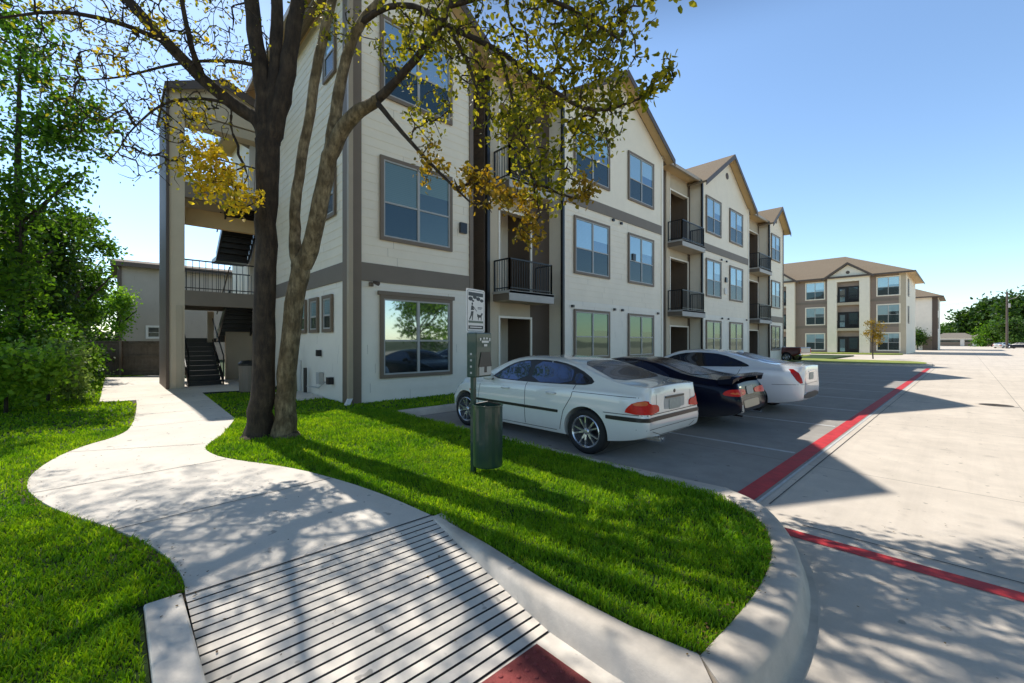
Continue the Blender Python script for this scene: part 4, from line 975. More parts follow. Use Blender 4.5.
S2 = dict(L=4.89, W=1.80, wr=.32, rim=.23, ar=.35, axles=(-1.30, 1.39), paint='pb', xs=XS(4.89), tum=.48,
  w=[(-2.445, .66), (-2.41, .74), (-2.33, .79), (-2.15, .85), (-1.9, .88), (-1.3, .90), (1.2, .90), (1.75, .87), (2.1, .80), (2.3, .72), (2.445, .54)],
  zb=[(-2.445, .36), (-2.3, .28), (-1.9, .22), (-1.5, .18), (1.8, .17), (2.445, .25)],
  zs=[(-2.445, .80), (-2.1, .86), (-1.5, .90), (-1, .90), (0, .885), (.9, .86), (1.5, .82), (2.0, .74), (2.445, .55)],
  zr=[(-2.445, .90), (-2.3, .94), (-2.1, .955), (-1.9, .965), (-1.45, 1.02), (-1.2, 1.10), (-1.0, 1.17), (-.8, 1.23), (-.55, 1.285), (-.3, 1.315), (0, 1.33), (.3, 1.305), (.5, 1.25), (.7, 1.165), (.9, 1.06), (1.05, .98), (1.25, .93), (1.5, .90), (1.75, .86), (2.1, .77), (2.3, .70), (2.445, .58)],
  rear=[(.2, .14), (.33, .05), (.45, 0), (.58, 0), (.66, .04), (.8, .08), (.9, .13), (1.3, .2)], front=[(.2, .06), (.35, 0), (.5, 0), (.7, .12), (.9, .25)],
  glass=[('side_window', gl2, 'L'), ('side_window', gl2, 'R'),
     ('rear_window', [(-1.58, -.62), (-1.68, 0), (-1.58, .62), (-1.2, .52), (-.74, .44), (-.68, 0), (-.74, -.44), (-1.2, -.52)], 'T', 'autoglass', .005), ('windscreen', [(.38, -.48), (.42, 0), (.38, .48), (.8, .6), (1.02, .68), (1.08, 0), (1.02, -.68), (.8, -.6)], 'T', 'autoglass', .005)],
  pieces=[('tail_light', TL2(-1), ('d', R(-45)), 'redlens', .010, 1),
     ('tail_light', TL2(1), ('d', R(45)), 'redlens', .010, 1),
     ('indicator_lens', [(-1.04, .70), (-1.38, .685), (-1.42, .715), (-1.10, .735)], ('d', R(-45)), 'amber', .014, 1),
     ('number_plate', rect(-.17, .17, .66, .81), 'B', 'plate', .012, 0), ('rear_panel', rect(-.40, .40, .42, .56), 'B', 'gutter', .006, 2), ('badge', rect(.42, .56, .80, .825), 'B', 'chrome', .006, 0),  # tan patch paints the reflection of sunlit paving onto the rear
     ('rear_reflector', rect(.48, .62, .36, .50), 'B', 'slab', .010, 1)],
  seams=[([(-.45, .9), (-.47, .28)], 'L', .007), ([(1.0, .86), (1.0, .27)], 'L', .007), ([(-.78, .60), (.78, .60)], 'B', .006)],
  extra=combo(door_handles((-.25,), .80, 'pb'), mirrors(.80, .95, 'pb'),
     wing_spoiler,
     lambda r, h: [MB().tube([(-2.40, s*.5, .27), (-2.18, s*.5, .28)], .035, 'chrome', 12).build('exhaust', r) for s in (1, -1)]))
make_car('parked_car', 'low navy black coupe with a rear spoiler parked between the two white cars', S2, (-5.16, 8.85, 0), R(180), 'cars parked nose-in beside the building')
# large white saloon
gl3 = [(1.0, 1.02), (.75, 1.17), (.45, 1.30), (.1, 1.365), (-.35, 1.37), (-.75, 1.33), (-1.15, 1.20), (-1.45, 1.07), (-1.3, 1.045), (0, 1.01)]
S3 = dict(L=4.97, W=1.83, wr=.335, rim=.24, ar=.37, axles=(-1.45, 1.46), paint='pw2', xs=XS(4.97), tum=.40,
  w=[(-2.485, .70), (-2.45, .79), (-2.37, .84), (-2.18, .885), (-1.9, .905), (-1.3, .915), (1.2, .915), (1.75, .89), (2.1, .85), (2.35, .76), (2.485, .60)],
  zb=[(-2.485, .34), (-2.3, .27), (-1.9, .22), (-1.5, .2), (1.8, .19), (2.485, .24)],
  zs=[(-2.485, 1.00), (-2.1, 1.02), (-1.5, 1.02), (-1, 1.01), (0, .985), (.9, .95), (1.5, .92), (2.0, .85), (2.485, .66)],
  zr=[(-2.485, 1.10), (-2.45, 1.105), (-2.3, 1.11), (-1.9, 1.14), (-1.7, 1.175), (-1.45, 1.245), (-1.2, 1.315), (-1.0, 1.365), (-.8, 1.405), (-.55, 1.435), (-.3, 1.45), (0, 1.455), (.3, 1.44), (.5, 1.395), (.7, 1.31), (.9, 1.20), (1.05, 1.115), (1.25, 1.06), (1.5, 1.03), (1.75, .99), (2.1, .92), (2.35, .84), (2.485, .72)],
  rear=[(.2, .14), (.33, .03), (.45, 0), (.68, 0), (.75, .03), (.95, .06), (1.08, .0), (1.2, .1), (1.5, .2)], front=[(.2, .06), (.35, 0), (.6, 0), (.8, .08), (1.0, .15)],
  glass=[('side_window', gl3, 'L'), ('side_window', gl3, 'R'), ('rear_window', [(-1.86, -.60), (-1.94, 0), (-1.86, .60), (-1.4, .54), (-.98, .48), (-.92, 0), (-.98, -.48), (-1.4, -.54)], 'T', 'autoglass', .005),
     ('windscreen', [(.42, -.5), (.46, 0), (.42, .5), (.8, .6), (1.1, .68), (1.16, 0), (1.1, -.68), (.8, -.6)], 'T', 'autoglass', .005)],
  pieces=[('tail_light', TL3(-1), ('d', R(-45)), 'darkred', .012, 1), ('tail_light', TL3(1), ('d', R(45)), 'darkred', .012, 1),
     ('number_plate', rect(-.17, .17, .78, .94), 'B', 'plate', .012, 0), ('rear_valance', [(-.66, .36), (.66, .36), (.60, .50), (-.60, .50)], 'B', 'black', .008, 1), ('trunk_bar', rect(-.26, .26, .955, .98), 'B', 'chrome', .012, 1)],
  seams=[([(-.12, 1.0), (-.12, .3)], 'L', .007), ([(1.05, .96), (1.05, .28)], 'L', .007), ([(-1.25, 1.03), (-1.1, .7), (-1.0, .3)], 'L', .007), ([(-2.4, .70), (-1.9, .68)], 'L', .006), ([(-.82, .70), (.82, .70)], 'B', .006), ([(-.60, .72), (-.56, 1.06)], 'B', .006), ([(.60, .72), (.56, 1.06)], 'B', .006)],
  extra=combo(door_handles((-.85, .20), .88, 'pw2'), mirrors(.85, 1.05, 'pw2'), lambda r, h: MB().prism([(-1.02, -.02, 1.36), (-.86, -.02, 1.40), (-.98, -.02, 1.435)], (0, .04, 0), 'pw2').build('antenna', r)))
make_car('parked_car', 'large pearl white saloon with tall dark red tail lights beyond the dark coupe', S3, (-4.90, 11.78, 0), R(180), 'cars parked nose-in beside the building')
# pickup far down the row, seen from behind
S4 = dict(L=5.4, W=1.95, wr=.38, rim=.25, ar=.43, axles=(-1.7, 1.75), paint='pm', xs=[-2.7, -2.67, -2.55, -2.2, -1.6, -1.2, -.9, -.75, -.62, -.5, -.3, 0, .3, .6, .8, 1.0, 1.2, 1.4, 1.8, 2.2, 2.5, 2.65, 2.7], tum=.22, cat='pickup',
  w=[(-2.7, .93), (-2.5, .965), (2.2, .965), (2.55, .90), (2.7, .80)], zb=[(-2.7, .55), (-2.3, .45), (2.4, .42), (2.7, .45)], zs=[(-2.7, 1.16), (0, 1.17), (1.2, 1.15), (2.4, 1.08), (2.7, .95)],
  zr=[(-2.7, 1.20), (-.75, 1.20), (-.62, 1.5), (-.5, 1.80), (-.3, 1.87), (.3, 1.87), (.6, 1.82), (1.0, 1.50), (1.2, 1.30), (1.4, 1.24), (2.4, 1.14), (2.7, 1.0)], rear=[(0, 0), (2, 0)], front=[(0, .05), (.5, 0), (1.2, .08)],
  glass=[('side_window', [(.95, 1.24), (.6, 1.65), (.3, 1.74), (-.4, 1.74), (-.48, 1.24)], 'L'), ('side_window', [(.95, 1.24), (.6, 1.65), (.3, 1.74), (-.4, 1.74), (-.48, 1.24)], 'R'), ('rear_window', rect(-.6, .6, 1.36, 1.70), 'B', 'autoglass', .006)],
  pieces=[('tailgate', rect(-.78, .78, .78, 1.14), 'B', 'pg', .006, 1), ('rear_bumper', rect(-.92, .92, .50, .70), 'B', 'chrome', .03, 1), ('tail_light', rect(.80, .92, .80, 1.10), 'B', 'redlens', .01, 1), ('tail_light', rect(-.92, -.80, .80, 1.10), 'B', 'redlens', .01, 1), ('bed_opening', rect(-2.55, -.85, -.78, .78), 'T', 'black', .004, 0)], seams=())
make_car('pickup_truck', 'dark maroon pickup parked at the far end of the row by the last gable', S4, (-11.3, 40.5, .0), R(170))
S5 = dict(S1); S5['extra'] = lambda r, h: None; S5['seams'] = (); S5['paint'] = 'pw'
def copy_tree(o, parent=None):
    c = o.copy(); COL.objects.link(c)
    if parent: c.parent = parent
    for ch in list(o.children): copy_tree(ch, c)
    return c
p0 = at(1003, 347, 105); f1 = make_car('distant_car', 'tiny white car parked beneath the trees at the right edge', S5, (p0.x, p0.y, 0), R(60))
S6 = dict(S5); S6['paint'] = 'pb'; p0 = at(1020, 347, 98); make_car('distant_car', 'tiny dark car parked beneath the trees at the right edge', S6, (p0.x, p0.y, 0), R(150))

# ------------------------------------------------------------------ background buildings
FY = 75.4
fb = thing('apartment_building', 'distant three storey brown and beige apartment building across the lot with a hipped tan roof', 'building', (-14, FY, 0)); build_in(Matrix.Translation((14, -FY, 0)))
m = MB(); m.box((-34, FY+.02, 0), (-5.3, FY+16, 10.75), 'siding'); m.box((-34, FY-.0, 0), (-5.9, FY+.3, 10.7), 'fbrown' if 'fbrown' in M else 'trim')
M['fbrown'] = plain('distant_brown_siding', (.27, .205, .16), .7, .05, 2)
m = MB(); m.box((-34, FY+.02, 0), (-5.3, FY+16, 10.75), 'siding')
m.box((-34, FY-.02, 0), (-5.95, FY+.019, 10.7), 'fbrown'); m.box((-5.949, FY-.05, 0), (-5.25, FY+.018, 10.7), 'beige')
for z in (3.6, 7.1): m.box((-34, FY-.06, z), (-5.95, FY-.021, z+.35), 'taupe')
m.build('wall', fb)
for c in (-11.2, -19.9):
    g = MB(); hw = 2.35; oh = 1.25
    for a, b in ((-hw, -oh), (oh, hw)): g.box((c+a, FY-.6, 0), (c+b, FY-.065, 10.7), 'cream2' if 'cream2' in M else 'siding')
    g.prism([(c-hw, FY-.6, 10.701), (c+hw, FY-.6, 10.701), (c, FY-.6, 12.35)], (0, .54, 0), 'siding')
    g.box((c-oh, FY-.6, 10.05), (c+oh, FY-.3, 10.70), 'siding')
    g.lathe([(.0005, 0), (.22, 0), (.22, .05)], 16, 'fascia', Matrix.Translation((c, FY-.65, 11.3)) @ Matrix.Rotation(R(-90), 4, 'X'))
    for z in (2.9, 6.5): g.box((c-oh, FY-.58, z+.25), (c+oh, FY-.07, z+.62), 'beige'); 
    g.build('gable_bay', fb)
    for k, z in enumerate((.05, 3.5, 7.1)):
        d = MB(); d.box((c-oh+.05, FY-.064, z), (c+oh-.05, FY-.060, z+2.3), 'dark'); d.box((c-oh+.15, FY-.10, z), (c-oh+1.0, FY-.066, z+2.1), 'black'); d.box((c-oh+.3, FY-.11, z+.2), (c-oh+.85, FY-.101, z+1.9), 'glass_hi'); d.box((c+.0, FY-.10, z+.5), (c+oh-.15, FY-.066, z+2.2), 'black'); d.box((c+.1, FY-.11, z+.6), (c+oh-.25, FY-.101, z+2.1), 'glass_lo'); d.build('balcony_door', fb)
        if k:
            r = MB(); r.box((c-oh, FY-.56, z+1.0), (c+oh, FY-.52, z+1.05), 'black')
            for i in range(18): x_ = c-oh+.07+i*.14; r.box((x_-.012, FY-.55, z+.02), (x_+.012, FY-.53, z+1.0), 'black')
            r.build('railing', fb)
    rr = MB()
    for s in (-1, 1): rr.prism([(c+s*(hw+.5), FY-1.0, 10.4), (c, FY-1.0, 12.45), (c, FY-1.0, 12.65), (c+s*(hw+.5), FY-1.0, 10.6)], (0, 9, 0), 'roof'); rr.prism([(c+s*(hw+.5), FY-1.04, 10.35), (c, FY-1.04, 12.4), (c, FY-1.04, 12.7), (c+s*(hw+.5), FY-1.04, 10.65)], (0, .035, 0), 'fascia')
    rr.build('gable_roof', fb)
for x0 in (-8.1, -16.2, -24.8):
    for z0, z1 in ((.5, 2.75), (4.15, 6.55), (7.85, 10.25)): window(fb, 'y', FY-.02, x0, x0+2.2, z0, z1, -1, True, trim='siding', tw=.12)
for z0, z1 in ((4.2, 6.4), (7.9, 10.1)): window(fb, 'x', -5.3, FY+3, FY+4.6, z0, z1, 1, True)
r = MB(); x0, x1, y0, y1 = -35, -4.3, FY-.9, FY+17; e = 10.72; a = (x0, y0, e), (x1, y0, e), (x1, y1, e), (x0, y1, e); ym = (y0+y1)/2; E1, F1 = (x0+8, ym, 14.9), (x1-8.5, ym, 14.9)
for q in ([a[0], a[1], F1, E1], [a[1], a[2], F1], [a[2], a[3], E1, F1], [a[3], a[0], E1]): r.poly(q, 'roof')
r.poly([a[0], a[3], a[2], a[1]][::1], 'soffit'); r.box((x0, y0-.03, e-.16), (x1, y0, e+.06), 'fascia'); r.box((x1, y0-.03, e-.16), (x1+.03, y1, e+.06), 'fascia')
r.build('roof', fb); MB.build = _b0
b2 = at(926, 345, 84)
sb = thing('apartment_building', 'narrow grey end of a farther apartment block behind the brown one', 'building', (-6.5, 114, 0)); build_in(Matrix.Translation((6.5, -114, 0)))
m = MB(); m.box((-16, 114, 0), (-3.6, 128, 10.2), 'siding_lo'); m.box((-4.3, 113.95, 0), (-3.58, 113.999, 10.2), 'fascia'); m.box((-3.599, 114.5, 0), (-3.55, 115.2, 10.2), 'trim'); m.box((-5.6, 113.93, .0), (-4.31, 113.999, 2.6), 'trim'); m.build('wall', sb)
m = MB(); e = 10.2; a = (-17, 113, e), (-2.7, 113, e), (-2.7, 129, e), (-17, 129, e)
for q in ([a[0], a[1], (-9, 121, 13.4)], [a[1], a[2], (-9, 121, 13.4)], [a[2], a[3], (-9, 121, 13.4)], [a[3], a[0], (-9, 121, 13.4)], [a[0], a[3], a[2], a[1]]): m.poly(q, 'roof')
m.box((-17, 112.97, e-.2), (-2.7, 113, e+.05), 'fascia'); m.build('roof', sb)
window(sb, 'x', -3.6, 117, 118.5, 4.2, 6.2, 1); window(sb, 'x', -3.6, 117, 118.5, 7.8, 9.8, 1)
MB.build = _b0
def house(px, d, wpx, label, rz):
    p = at(px, 345, d); wd = wpx*d/FPX/1.15; h = thing('house', label, 'house', (p.x, p.y, 0), rz, 'white single storey houses beyond the lot')
    m = MB(); m.box((-wd/2, 0, 0), (wd/2, 7, 2.9), 'white'); m.prism([(-wd/2, -.05, 2.9), (wd/2, -.05, 2.9), (0, -.05, 4.2)], (0, 7, 0), 'white') if False else None; m.build('wall', h)
    r = MB(); a = (-wd/2-.5, -.6, 2.9), (wd/2+.5, -.6, 2.9), (wd/2+.5, 7.6, 2.9), (-wd/2-.5, 7.6, 2.9); E1, F1 = (-wd/4, 3.5, 4.7), (wd/4, 3.5, 4.7)
    for q in ([a[0], a[1], F1, E1], [a[1], a[2], F1], [a[2], a[3], E1, F1], [a[3], a[0], E1], [a[0], a[3], a[2], a[1]]): r.poly(q, 'roofg')
    r.build('roof', h)
    for x0, x1 in ((-wd*.36, wd*.12), (wd*.22, wd*.40)):
        g = MB(); g.box((x0, -.06, .1), (x1, -.001, 2.3), 'taupe'); g.box((x0+.1, -.09, 1.5), (x1-.1, -.061, 2.0), 'glass_lo'); g.build('garage_door' if x0 < 0 else 'window', h)
M['roofg'] = shingle('grey_shingles', (.27, .24, .20))
house(955, 150, 34, 'white low house with a wide garage door, left of the two beyond the lot', R(4)); house(989, 150, 30, 'white low house nearer the power pole, right of the two beyond the lot', R(-3))
# neighbour house behind the fence
nb = thing('house', 'pale grey two storey neighbour house behind the wooden fence at left', 'house', (-43, 2.5, 0), 0)
build_in(Matrix.Translation((43, -2.5, 0)))
m = MB(); M['ngrey'] = plain('neighbour_siding', (.42, .37, .31), .7, .05, 1); m.box((-52, .45, 0), (-43, 14, 7.55), 'ngrey'); lap(m, 'x', -43, .45, 14, 0, 7.5, 'ngrey', .3); m.build('wall', nb)
r = MB(); r.prism([(-42.3, -.15, 7.35), (-42.3, 14.5, 7.35), (-47.5, 14.5, 8.25), (-47.5, -.15, 8.25)], (0, 0, .16), 'roof'); r.prism([(-52.7, -.15, 7.35), (-52.7, 14.5, 7.35), (-47.5, 14.5, 8.25), (-47.5, -.15, 8.25)], (0, 0, .16), 'roof'); r.box((-42.3, -.18, 7.2), (-42.25, 14.5, 7.52), 'fascia'); r.build('roof', nb)
MB().box((-43, .2, .1), (-42.9, .45, 7.4), 'fascia').build('corner_board', nb)
window(nb, 'x', -42.97, 1.95, 2.62, 2.0, 2.75, 1, False, trim='white', low='glass_lo', top='glass_lo', tw=.14)
MB.build = _b0
# wooden fence
fn = thing('wooden_fence', 'weathered dark wooden board fence across the end of the walk', 'fence', (-25.1, .4, GZ))
d = Vector((-24.05+26.14, 1.49+.74)).normalized(); ang = math.atan2(d.y, d.x); fn.rotation_euler.z = ang
m = MB()
x = -4.5
while x < 3.2:
    w_ = .14; hgt = 1.50+random.uniform(-.01, .01); m.box((x, -.010, .03), (x+w_-.008, .012, hgt), 'wood_fence'); x += w_
m.build('board_panel', fn)
m = MB()
for z in (.25, .85, 1.35): m.box((-4.5, -.055, z), (3.2, -.012, z+.09), 'wood_fence')
m.box((-4.5, -.07, 1.50), (3.2, .03, 1.545), 'wood_fence'); m.build('rail', fn)
for x in (-4.2, -2.0, -.2, 1.6, 2.9): MB().box((x, -.10, 0), (x+.10, -.057, 1.56), 'trim').build('post', fn)
# utility pole
up = at(1007, 345, 100); pl = thing('utility_pole', 'tall wooden utility pole with a cross arm rising in front of the far trees', 'utility pole', (up.x, up.y, 0))
MB().tube([(0, 0, 0), (0, 0, 13.4)], [.24, .17], 'fascia', 10).build('pole', pl)
MB().box((-.1, -1.2, 12.1), (.1, 1.4, 12.25), 'fascia').build('cross_arm', pl)
MB().tube([(0, 0, 11.4), (1.4, .3, 11.9), (1.9, .4, 12.6)], .06, 'slab', 6).build('bracket', pl)
MB().tube([(.35, .0, 9.6), (.35, 0, 10.6)], .22, 'slab', 12).build('transformer', pl)
q = at(925, 305, 190); q2 = at(1100, 290, 90)
wl = MB()
for dz in (0, -.35):
    for e in (q, q2):
        pts = []
        for i in range(15):
            t = i/14; p = Vector((up.x, up.y, 12.3+dz)).lerp(Vector((e.x, e.y, e.z+dz)), t); p.z -= 1.2*4*t*(1-t)*.5; pts.append(p)
        wl.tube(pts, .018, 'black', 4)
props(wl.build('power_lines'), 'thin power lines running from the utility pole across the sky', 'power line')
# ------------------------------------------------------------------ trees
def leaves(P, size, aspect=.6, droop=.3, seed=1):
    g = np.random.default_rng(seed); n = len(P)
    s = size*g.uniform(.6, 1.3, n)
    a = g.normal(size=(n, 3)); a[:, 2] -= droop; a /= np.linalg.norm(a, axis=1)[:, None]
    b = g.normal(size=(n, 3)); b -= a*(a*b).sum(1)[:, None]; b /= np.linalg.norm(b, axis=1)[:, None]; c = np.cross(a, b)
    prof = [(0, 0, 0), (.30, .5, .06), (.72, .38, .04), (1, 0, -.06), (.72, -.38, .04), (.30, -.5, .06)]
    V = np.zeros((n, 6, 3))
    for k, (u, v, w_) in enumerate(prof): V[:, k] = P+a*(u*s)[:, None]+b*(v*s*aspect)[:, None]+c*(w_*s)[:, None]
    i = np.arange(n)*6
    F = np.concatenate([np.stack([i, i+1, i+2, i+3], 1), np.stack([i, i+3, i+4, i+5], 1)])
    return V.reshape(-1, 3), F
def grow(limbs, att, tip=.006, seg=.22, gam=.45, jit=.04, seed=1, maxr=.09, reach=1.0):
    """limbs: list of (points, radii). att: Nx3 targets. Returns tubes [(pts, radii)] and the list of twig polylines"""
    g = random.Random(seed)
    nodes = []; par = []; lr = []
    for pts, rad in limbs:
        pts = [Vector(p) for p in pts]; prev = -1
        if nodes:
            prev = min(range(len(nodes)), key=lambda i: (nodes[i]-pts[0]).length)
        for i in range(len(pts)-1):
            L_ = (pts[i+1]-pts[i]).length; k = max(1, int(L_/seg))
            for t in range(k):
                f = t/k; nodes.append(pts[i].lerp(pts[i+1], f)); par.append(prev); lr.append(rad[i]*(1-f)+rad[i+1]*f); prev = len(nodes)-1
        nodes.append(pts[-1]); par.append(prev); lr.append(rad[-1])
    nl = len(nodes); cap = nl+len(att)*14; A = np.zeros((cap, 3)); A[:nl] = [tuple(n) for n in nodes]
    cost = np.zeros(cap); cost[:nl] = [.0 if r < .12 else .6 for r in lr]
    T = np.array(att); d0 = np.array([np.min(np.linalg.norm(A[:nl]-t, axis=1)) for t in T]); order = np.argsort(d0+np.array([g.uniform(0, .25) for _ in T]))
    cnt = [0]*nl; n = nl; P = list(par); paths = []
    for oi in order:
        t = T[oi]; dd = np.linalg.norm(A[:n]-t, axis=1)+cost[:n]; k = int(np.argmin(dd)); a = Vector(A[k]); b = Vector(t); Ln = (b-a).length
        if Ln < .06: continue
        pk = P[k]; dirp = (a-Vector(A[pk])).normalized() if pk >= 0 else (b-a).normalized()
        m = max(2, int(Ln/seg)+1); c1 = a+dirp*Ln*.3+Vector((g.uniform(-1, 1), g.uniform(-1, 1), g.uniform(-.3, 1)))*Ln*.10; prev = k; line = [k]
        for i in range(1, m+1):
            f = i/m; q = a*(1-f)**2+c1*2*f*(1-f)+b*f*f
            if i < m: q += Vector((g.uniform(-1, 1), g.uniform(-1, 1), g.uniform(-1, 1)))*jit*min(1, Ln)
            if n >= cap: break
            A[n] = q; P.append(prev); prev = n; cost[n] = .0; line.append(n); n += 1
        paths.append(line)
    tips = np.zeros(n); child = np.zeros(n, int)
    for i in range(n):
        if P[i] >= 0: child[P[i]] += 1
    for i in range(n-1, -1, -1):
        if child[i] == 0: tips[i] = max(tips[i], 1)
        if P[i] >= 0 and P[i] < i: tips[P[i]] += tips[i]
    rad = tip*np.maximum(tips, 1)**gam; rad = np.minimum(rad, maxr)
    tubes = []
    for pi, line in enumerate(paths):
        r = [float(rad[i]) for i in line]; 
        if len(line) > 1: r[0] = r[1]
        r[-1] *= .5
        tubes.append(([tuple(A[i]) for i in line], r))
    return tubes, [[tuple(A[i]) for i in l] for l in paths]
def tubes_mesh(name, tubes, mat, parent, inv, thick=.02):
    mb = MB()
    for pts, r in tubes: mb.tube(pts, r, mat if max(r) > .078 or mat != 'bark_mottled' else 'bark_dark', 12 if max(r) > .1 else (6 if max(r) > thick else 4), cap=False)
    o = mb.build(name, parent, smooth=True, T=inv); return o
def crown_pts(blobs, seed):
    g = np.random.default_rng(seed); out = []
    for (c, r, n) in blobs:
        k = 0; P = g.normal(size=(n*3, 3)); P /= np.linalg.norm(P, axis=1)[:, None]; P *= (g.uniform(0, 1, len(P))**.5)[:, None]; out.append(np.array(c)+P[:n]*np.array(r))
    return np.concatenate(out)
def leaf_pts(paths, idx, per, spread, seed, frac=.45):
    g = np.random.default_rng(seed); out = []
    for k in idx:
        ln = paths[k]; m = len(ln); s = int(m*(1-frac))
        seg_ = ln[s:] if len(ln[s:]) > 1 else ln[-2:]
        for _ in range(per):
            i = g.integers(0, len(seg_)-1); t = g.uniform(); p = np.array(seg_[i])*(1-t)+np.array(seg_[i+1])*t; out.append(p+g.normal(size=3)*spread)
    return np.array(out)
def L3(pts): return [at(*p) for p in pts]
def wob(limb, amp=.03, seed=0, k=3):
    pts, rad = limb; g = random.Random(seed); P = []; Q = []
    sm = smooth_line([tuple(p)+(r,) for p, r in zip(pts, rad)], 2)
    for i, p in enumerate(sm): P.append(Vector((p[0]+g.uniform(-amp, amp)*p[3], p[1]+g.uniform(-amp, amp)*p[3], p[2]))); Q.append(p[3]*(1+g.uniform(-.03, .03)))
    return P, Q
def fit_limb(l, seed=0): return wob(l, .12, seed)
# --- tree A : dark straight trunk, sparse crown to the left
baseA = at(258, 440, 6.72); baseA.z = GZ
LA = [
 ([Vector((baseA.x, baseA.y, GZ-.1)), Vector((baseA.x, baseA.y, GZ+.12)), at(262, 400, 6.7), at(266, 300, 6.68), at(266, 210, 6.65), at(268, 140, 6.6)], [.27, .20, .165, .152, .152, .17]),
 ([at(268, 145, 6.6), at(262, 122, 6.58), at(238, 108, 6.5), at(205, 82, 6.35), at(165, 42, 6.1), at(115, -15, 5.9), at(60, -70, 5.7)], [.14, .11, .095, .085, .075, .06, .04]),
 ([at(268, 142, 6.6), at(264, 90, 6.6), at(256, 40, 6.6), at(248, -20, 6.6), at(238, -120, 6.6), at(225, -240, 6.6)], [.17, .125, .11, .10, .08, .04]),
 ([at(268, 140, 6.6), at(276, 80, 6.6), at(277, 20, 6.65), at(275, -60, 6.7), at(285, -200, 6.9)], [.15, .10, .085, .075, .04]),
 ([at(269, 142, 6.6), at(284, 95, 6.6), at(293, 35, 6.6), at(302, -25, 6.6), at(325, -140, 6.5), at(340, -240, 6.4)], [.16, .12, .11, .10, .08, .04]),
 ([at(205, 82, 6.35), at(190, 45, 6.1), at(182, 0, 5.9), at(170, -60, 5.6)], [.05, .04, .03, .02]),
 ([at(238, 108, 6.5), at(210, 98, 6.3), at(165, 100, 6.1), at(130, 130, 5.8), at(120, 148, 5.7)], [.03, .022, .018, .012, .006]),
 ([at(258, 66, 6.6), at(230, 60, 6.4), at(180, 62, 6.2), at(120, 78, 6.0), at(85, 80, 5.9)], [.035, .025, .02, .014, .007]),
 ([at(165, 42, 6.1), at(120, 22, 5.8), at(60, 10, 5.5), at(0, 18, 5.2)], [.04, .03, .022, .012]),
]
LA = [fit_limb(l, i) for i, l in enumerate(LA)]
def B(px, py, d, rx, ry, rd, n):   # blob: centre bearing, radii in metres
    c = at(px, py, d); return (tuple(c), (rx, rx*.9+rd*.1, ry), n)
blA_bare = [B(125, 110, 5.9, .85, .8, 1, 300), B(60, 60, 5.7, 1.0, .8, 1, 170), B(195, 115, 6.2, .55, .6, 1, 150), B(230, 40, 6.5, .8, .8, 1, 160), B(180, 30, 5.9, .8, .8, 1, 180), B(100, 20, 5.6, 1.1, .6, 1, 190), B(150, 155, 5.9, .6, .45, 1, 120)]
blA_up = [B(150, -110, 6.0, 2.2, 1.5, 1, 130), B(260, -160, 6.8, 1.8, 1.5, 1, 100), B(50, -60, 6.5, 1.7, 1.2, 1, 80), B(60, -40, 8.5, 2.0, 1.6, 1, 80), ((-10.6, .7, 9.6), (1.8, 1.3, .9), 150), ((-12.6, .2, 10.6), (1.7, 1.2, .9), 120), ((-8.8, -.4, 8.7), (1.3, 1.0, .7), 80)]
blA_gold = [B(218, 178, 6.1, .42, .50, .5, 60), B(195, 155, 6.1, .30, .35, .5, 22), B(240, 200, 6.0, .25, .22, .5, 18)]
blA_yel = [B(105, 55, 5.8, .35, .25, .5, 22), B(225, 70, 6.3, .35, .3, .5, 18), B(150, 30, 5.8, .3, .25, .5, 14), B(190, 115, 6.1, .4, .25, .5, 20)]
def tree(name, label, base, limbs, groups, bmat, seed, tip=.006, seg=.22, group=None, gam=.42, maxr=.08, jit=.04):
    """groups: (blobs, leafmat or None, leaves per twig, size, spread, frac)"""
    t = thing(name, label, 'tree', base, 0, group); inv = Matrix.Translation(-Vector(base))
    P = []; own = []
    for gi, gr in enumerate(groups):
        q = crown_pts(gr[0], seed*10+gi); P.append(q)
    att = np.concatenate(P); 
    tubes, paths = grow(limbs, att, tip=tip, seg=seg, seed=seed, gam=gam, maxr=maxr, jit=jit)
    tubes_mesh('trunk', [(p, r) for p, r in limbs]+tubes, bmat, t, inv)
    ends = np.array([p[-1] for p in paths]); off = 0
    for gi, gr in enumerate(groups):
        if not gr[1]: continue
        q = P[gi]; idx = [k for k in range(len(ends)) if np.min(np.linalg.norm(q-ends[k], axis=1)) < 1e-3]
        if not idx: continue
        lp = leaf_pts(paths, idx, gr[2], gr[4], seed+gi, gr[5]); V, F = leaves(lp-np.array(base), gr[3], seed=seed+gi)
        np_mesh('foliage', V, F, M[gr[1]], t)
    return t
tree('shade_tree', 'dark straight-trunked tree at the bend of the walk with sparse twigs spreading left', tuple(baseA), LA,
  [(blA_bare, 'leaf_oak', 1, .05, .05, .5), (blA_up, 'leaf_oak', 9, .07, .09, .6), (blA_gold, 'leaf_gold', 14, .075, .06, .6), (blA_yel, 'leaf_gold', 6, .06, .06, .6)], 'bark_dark', 11, tip=.005)
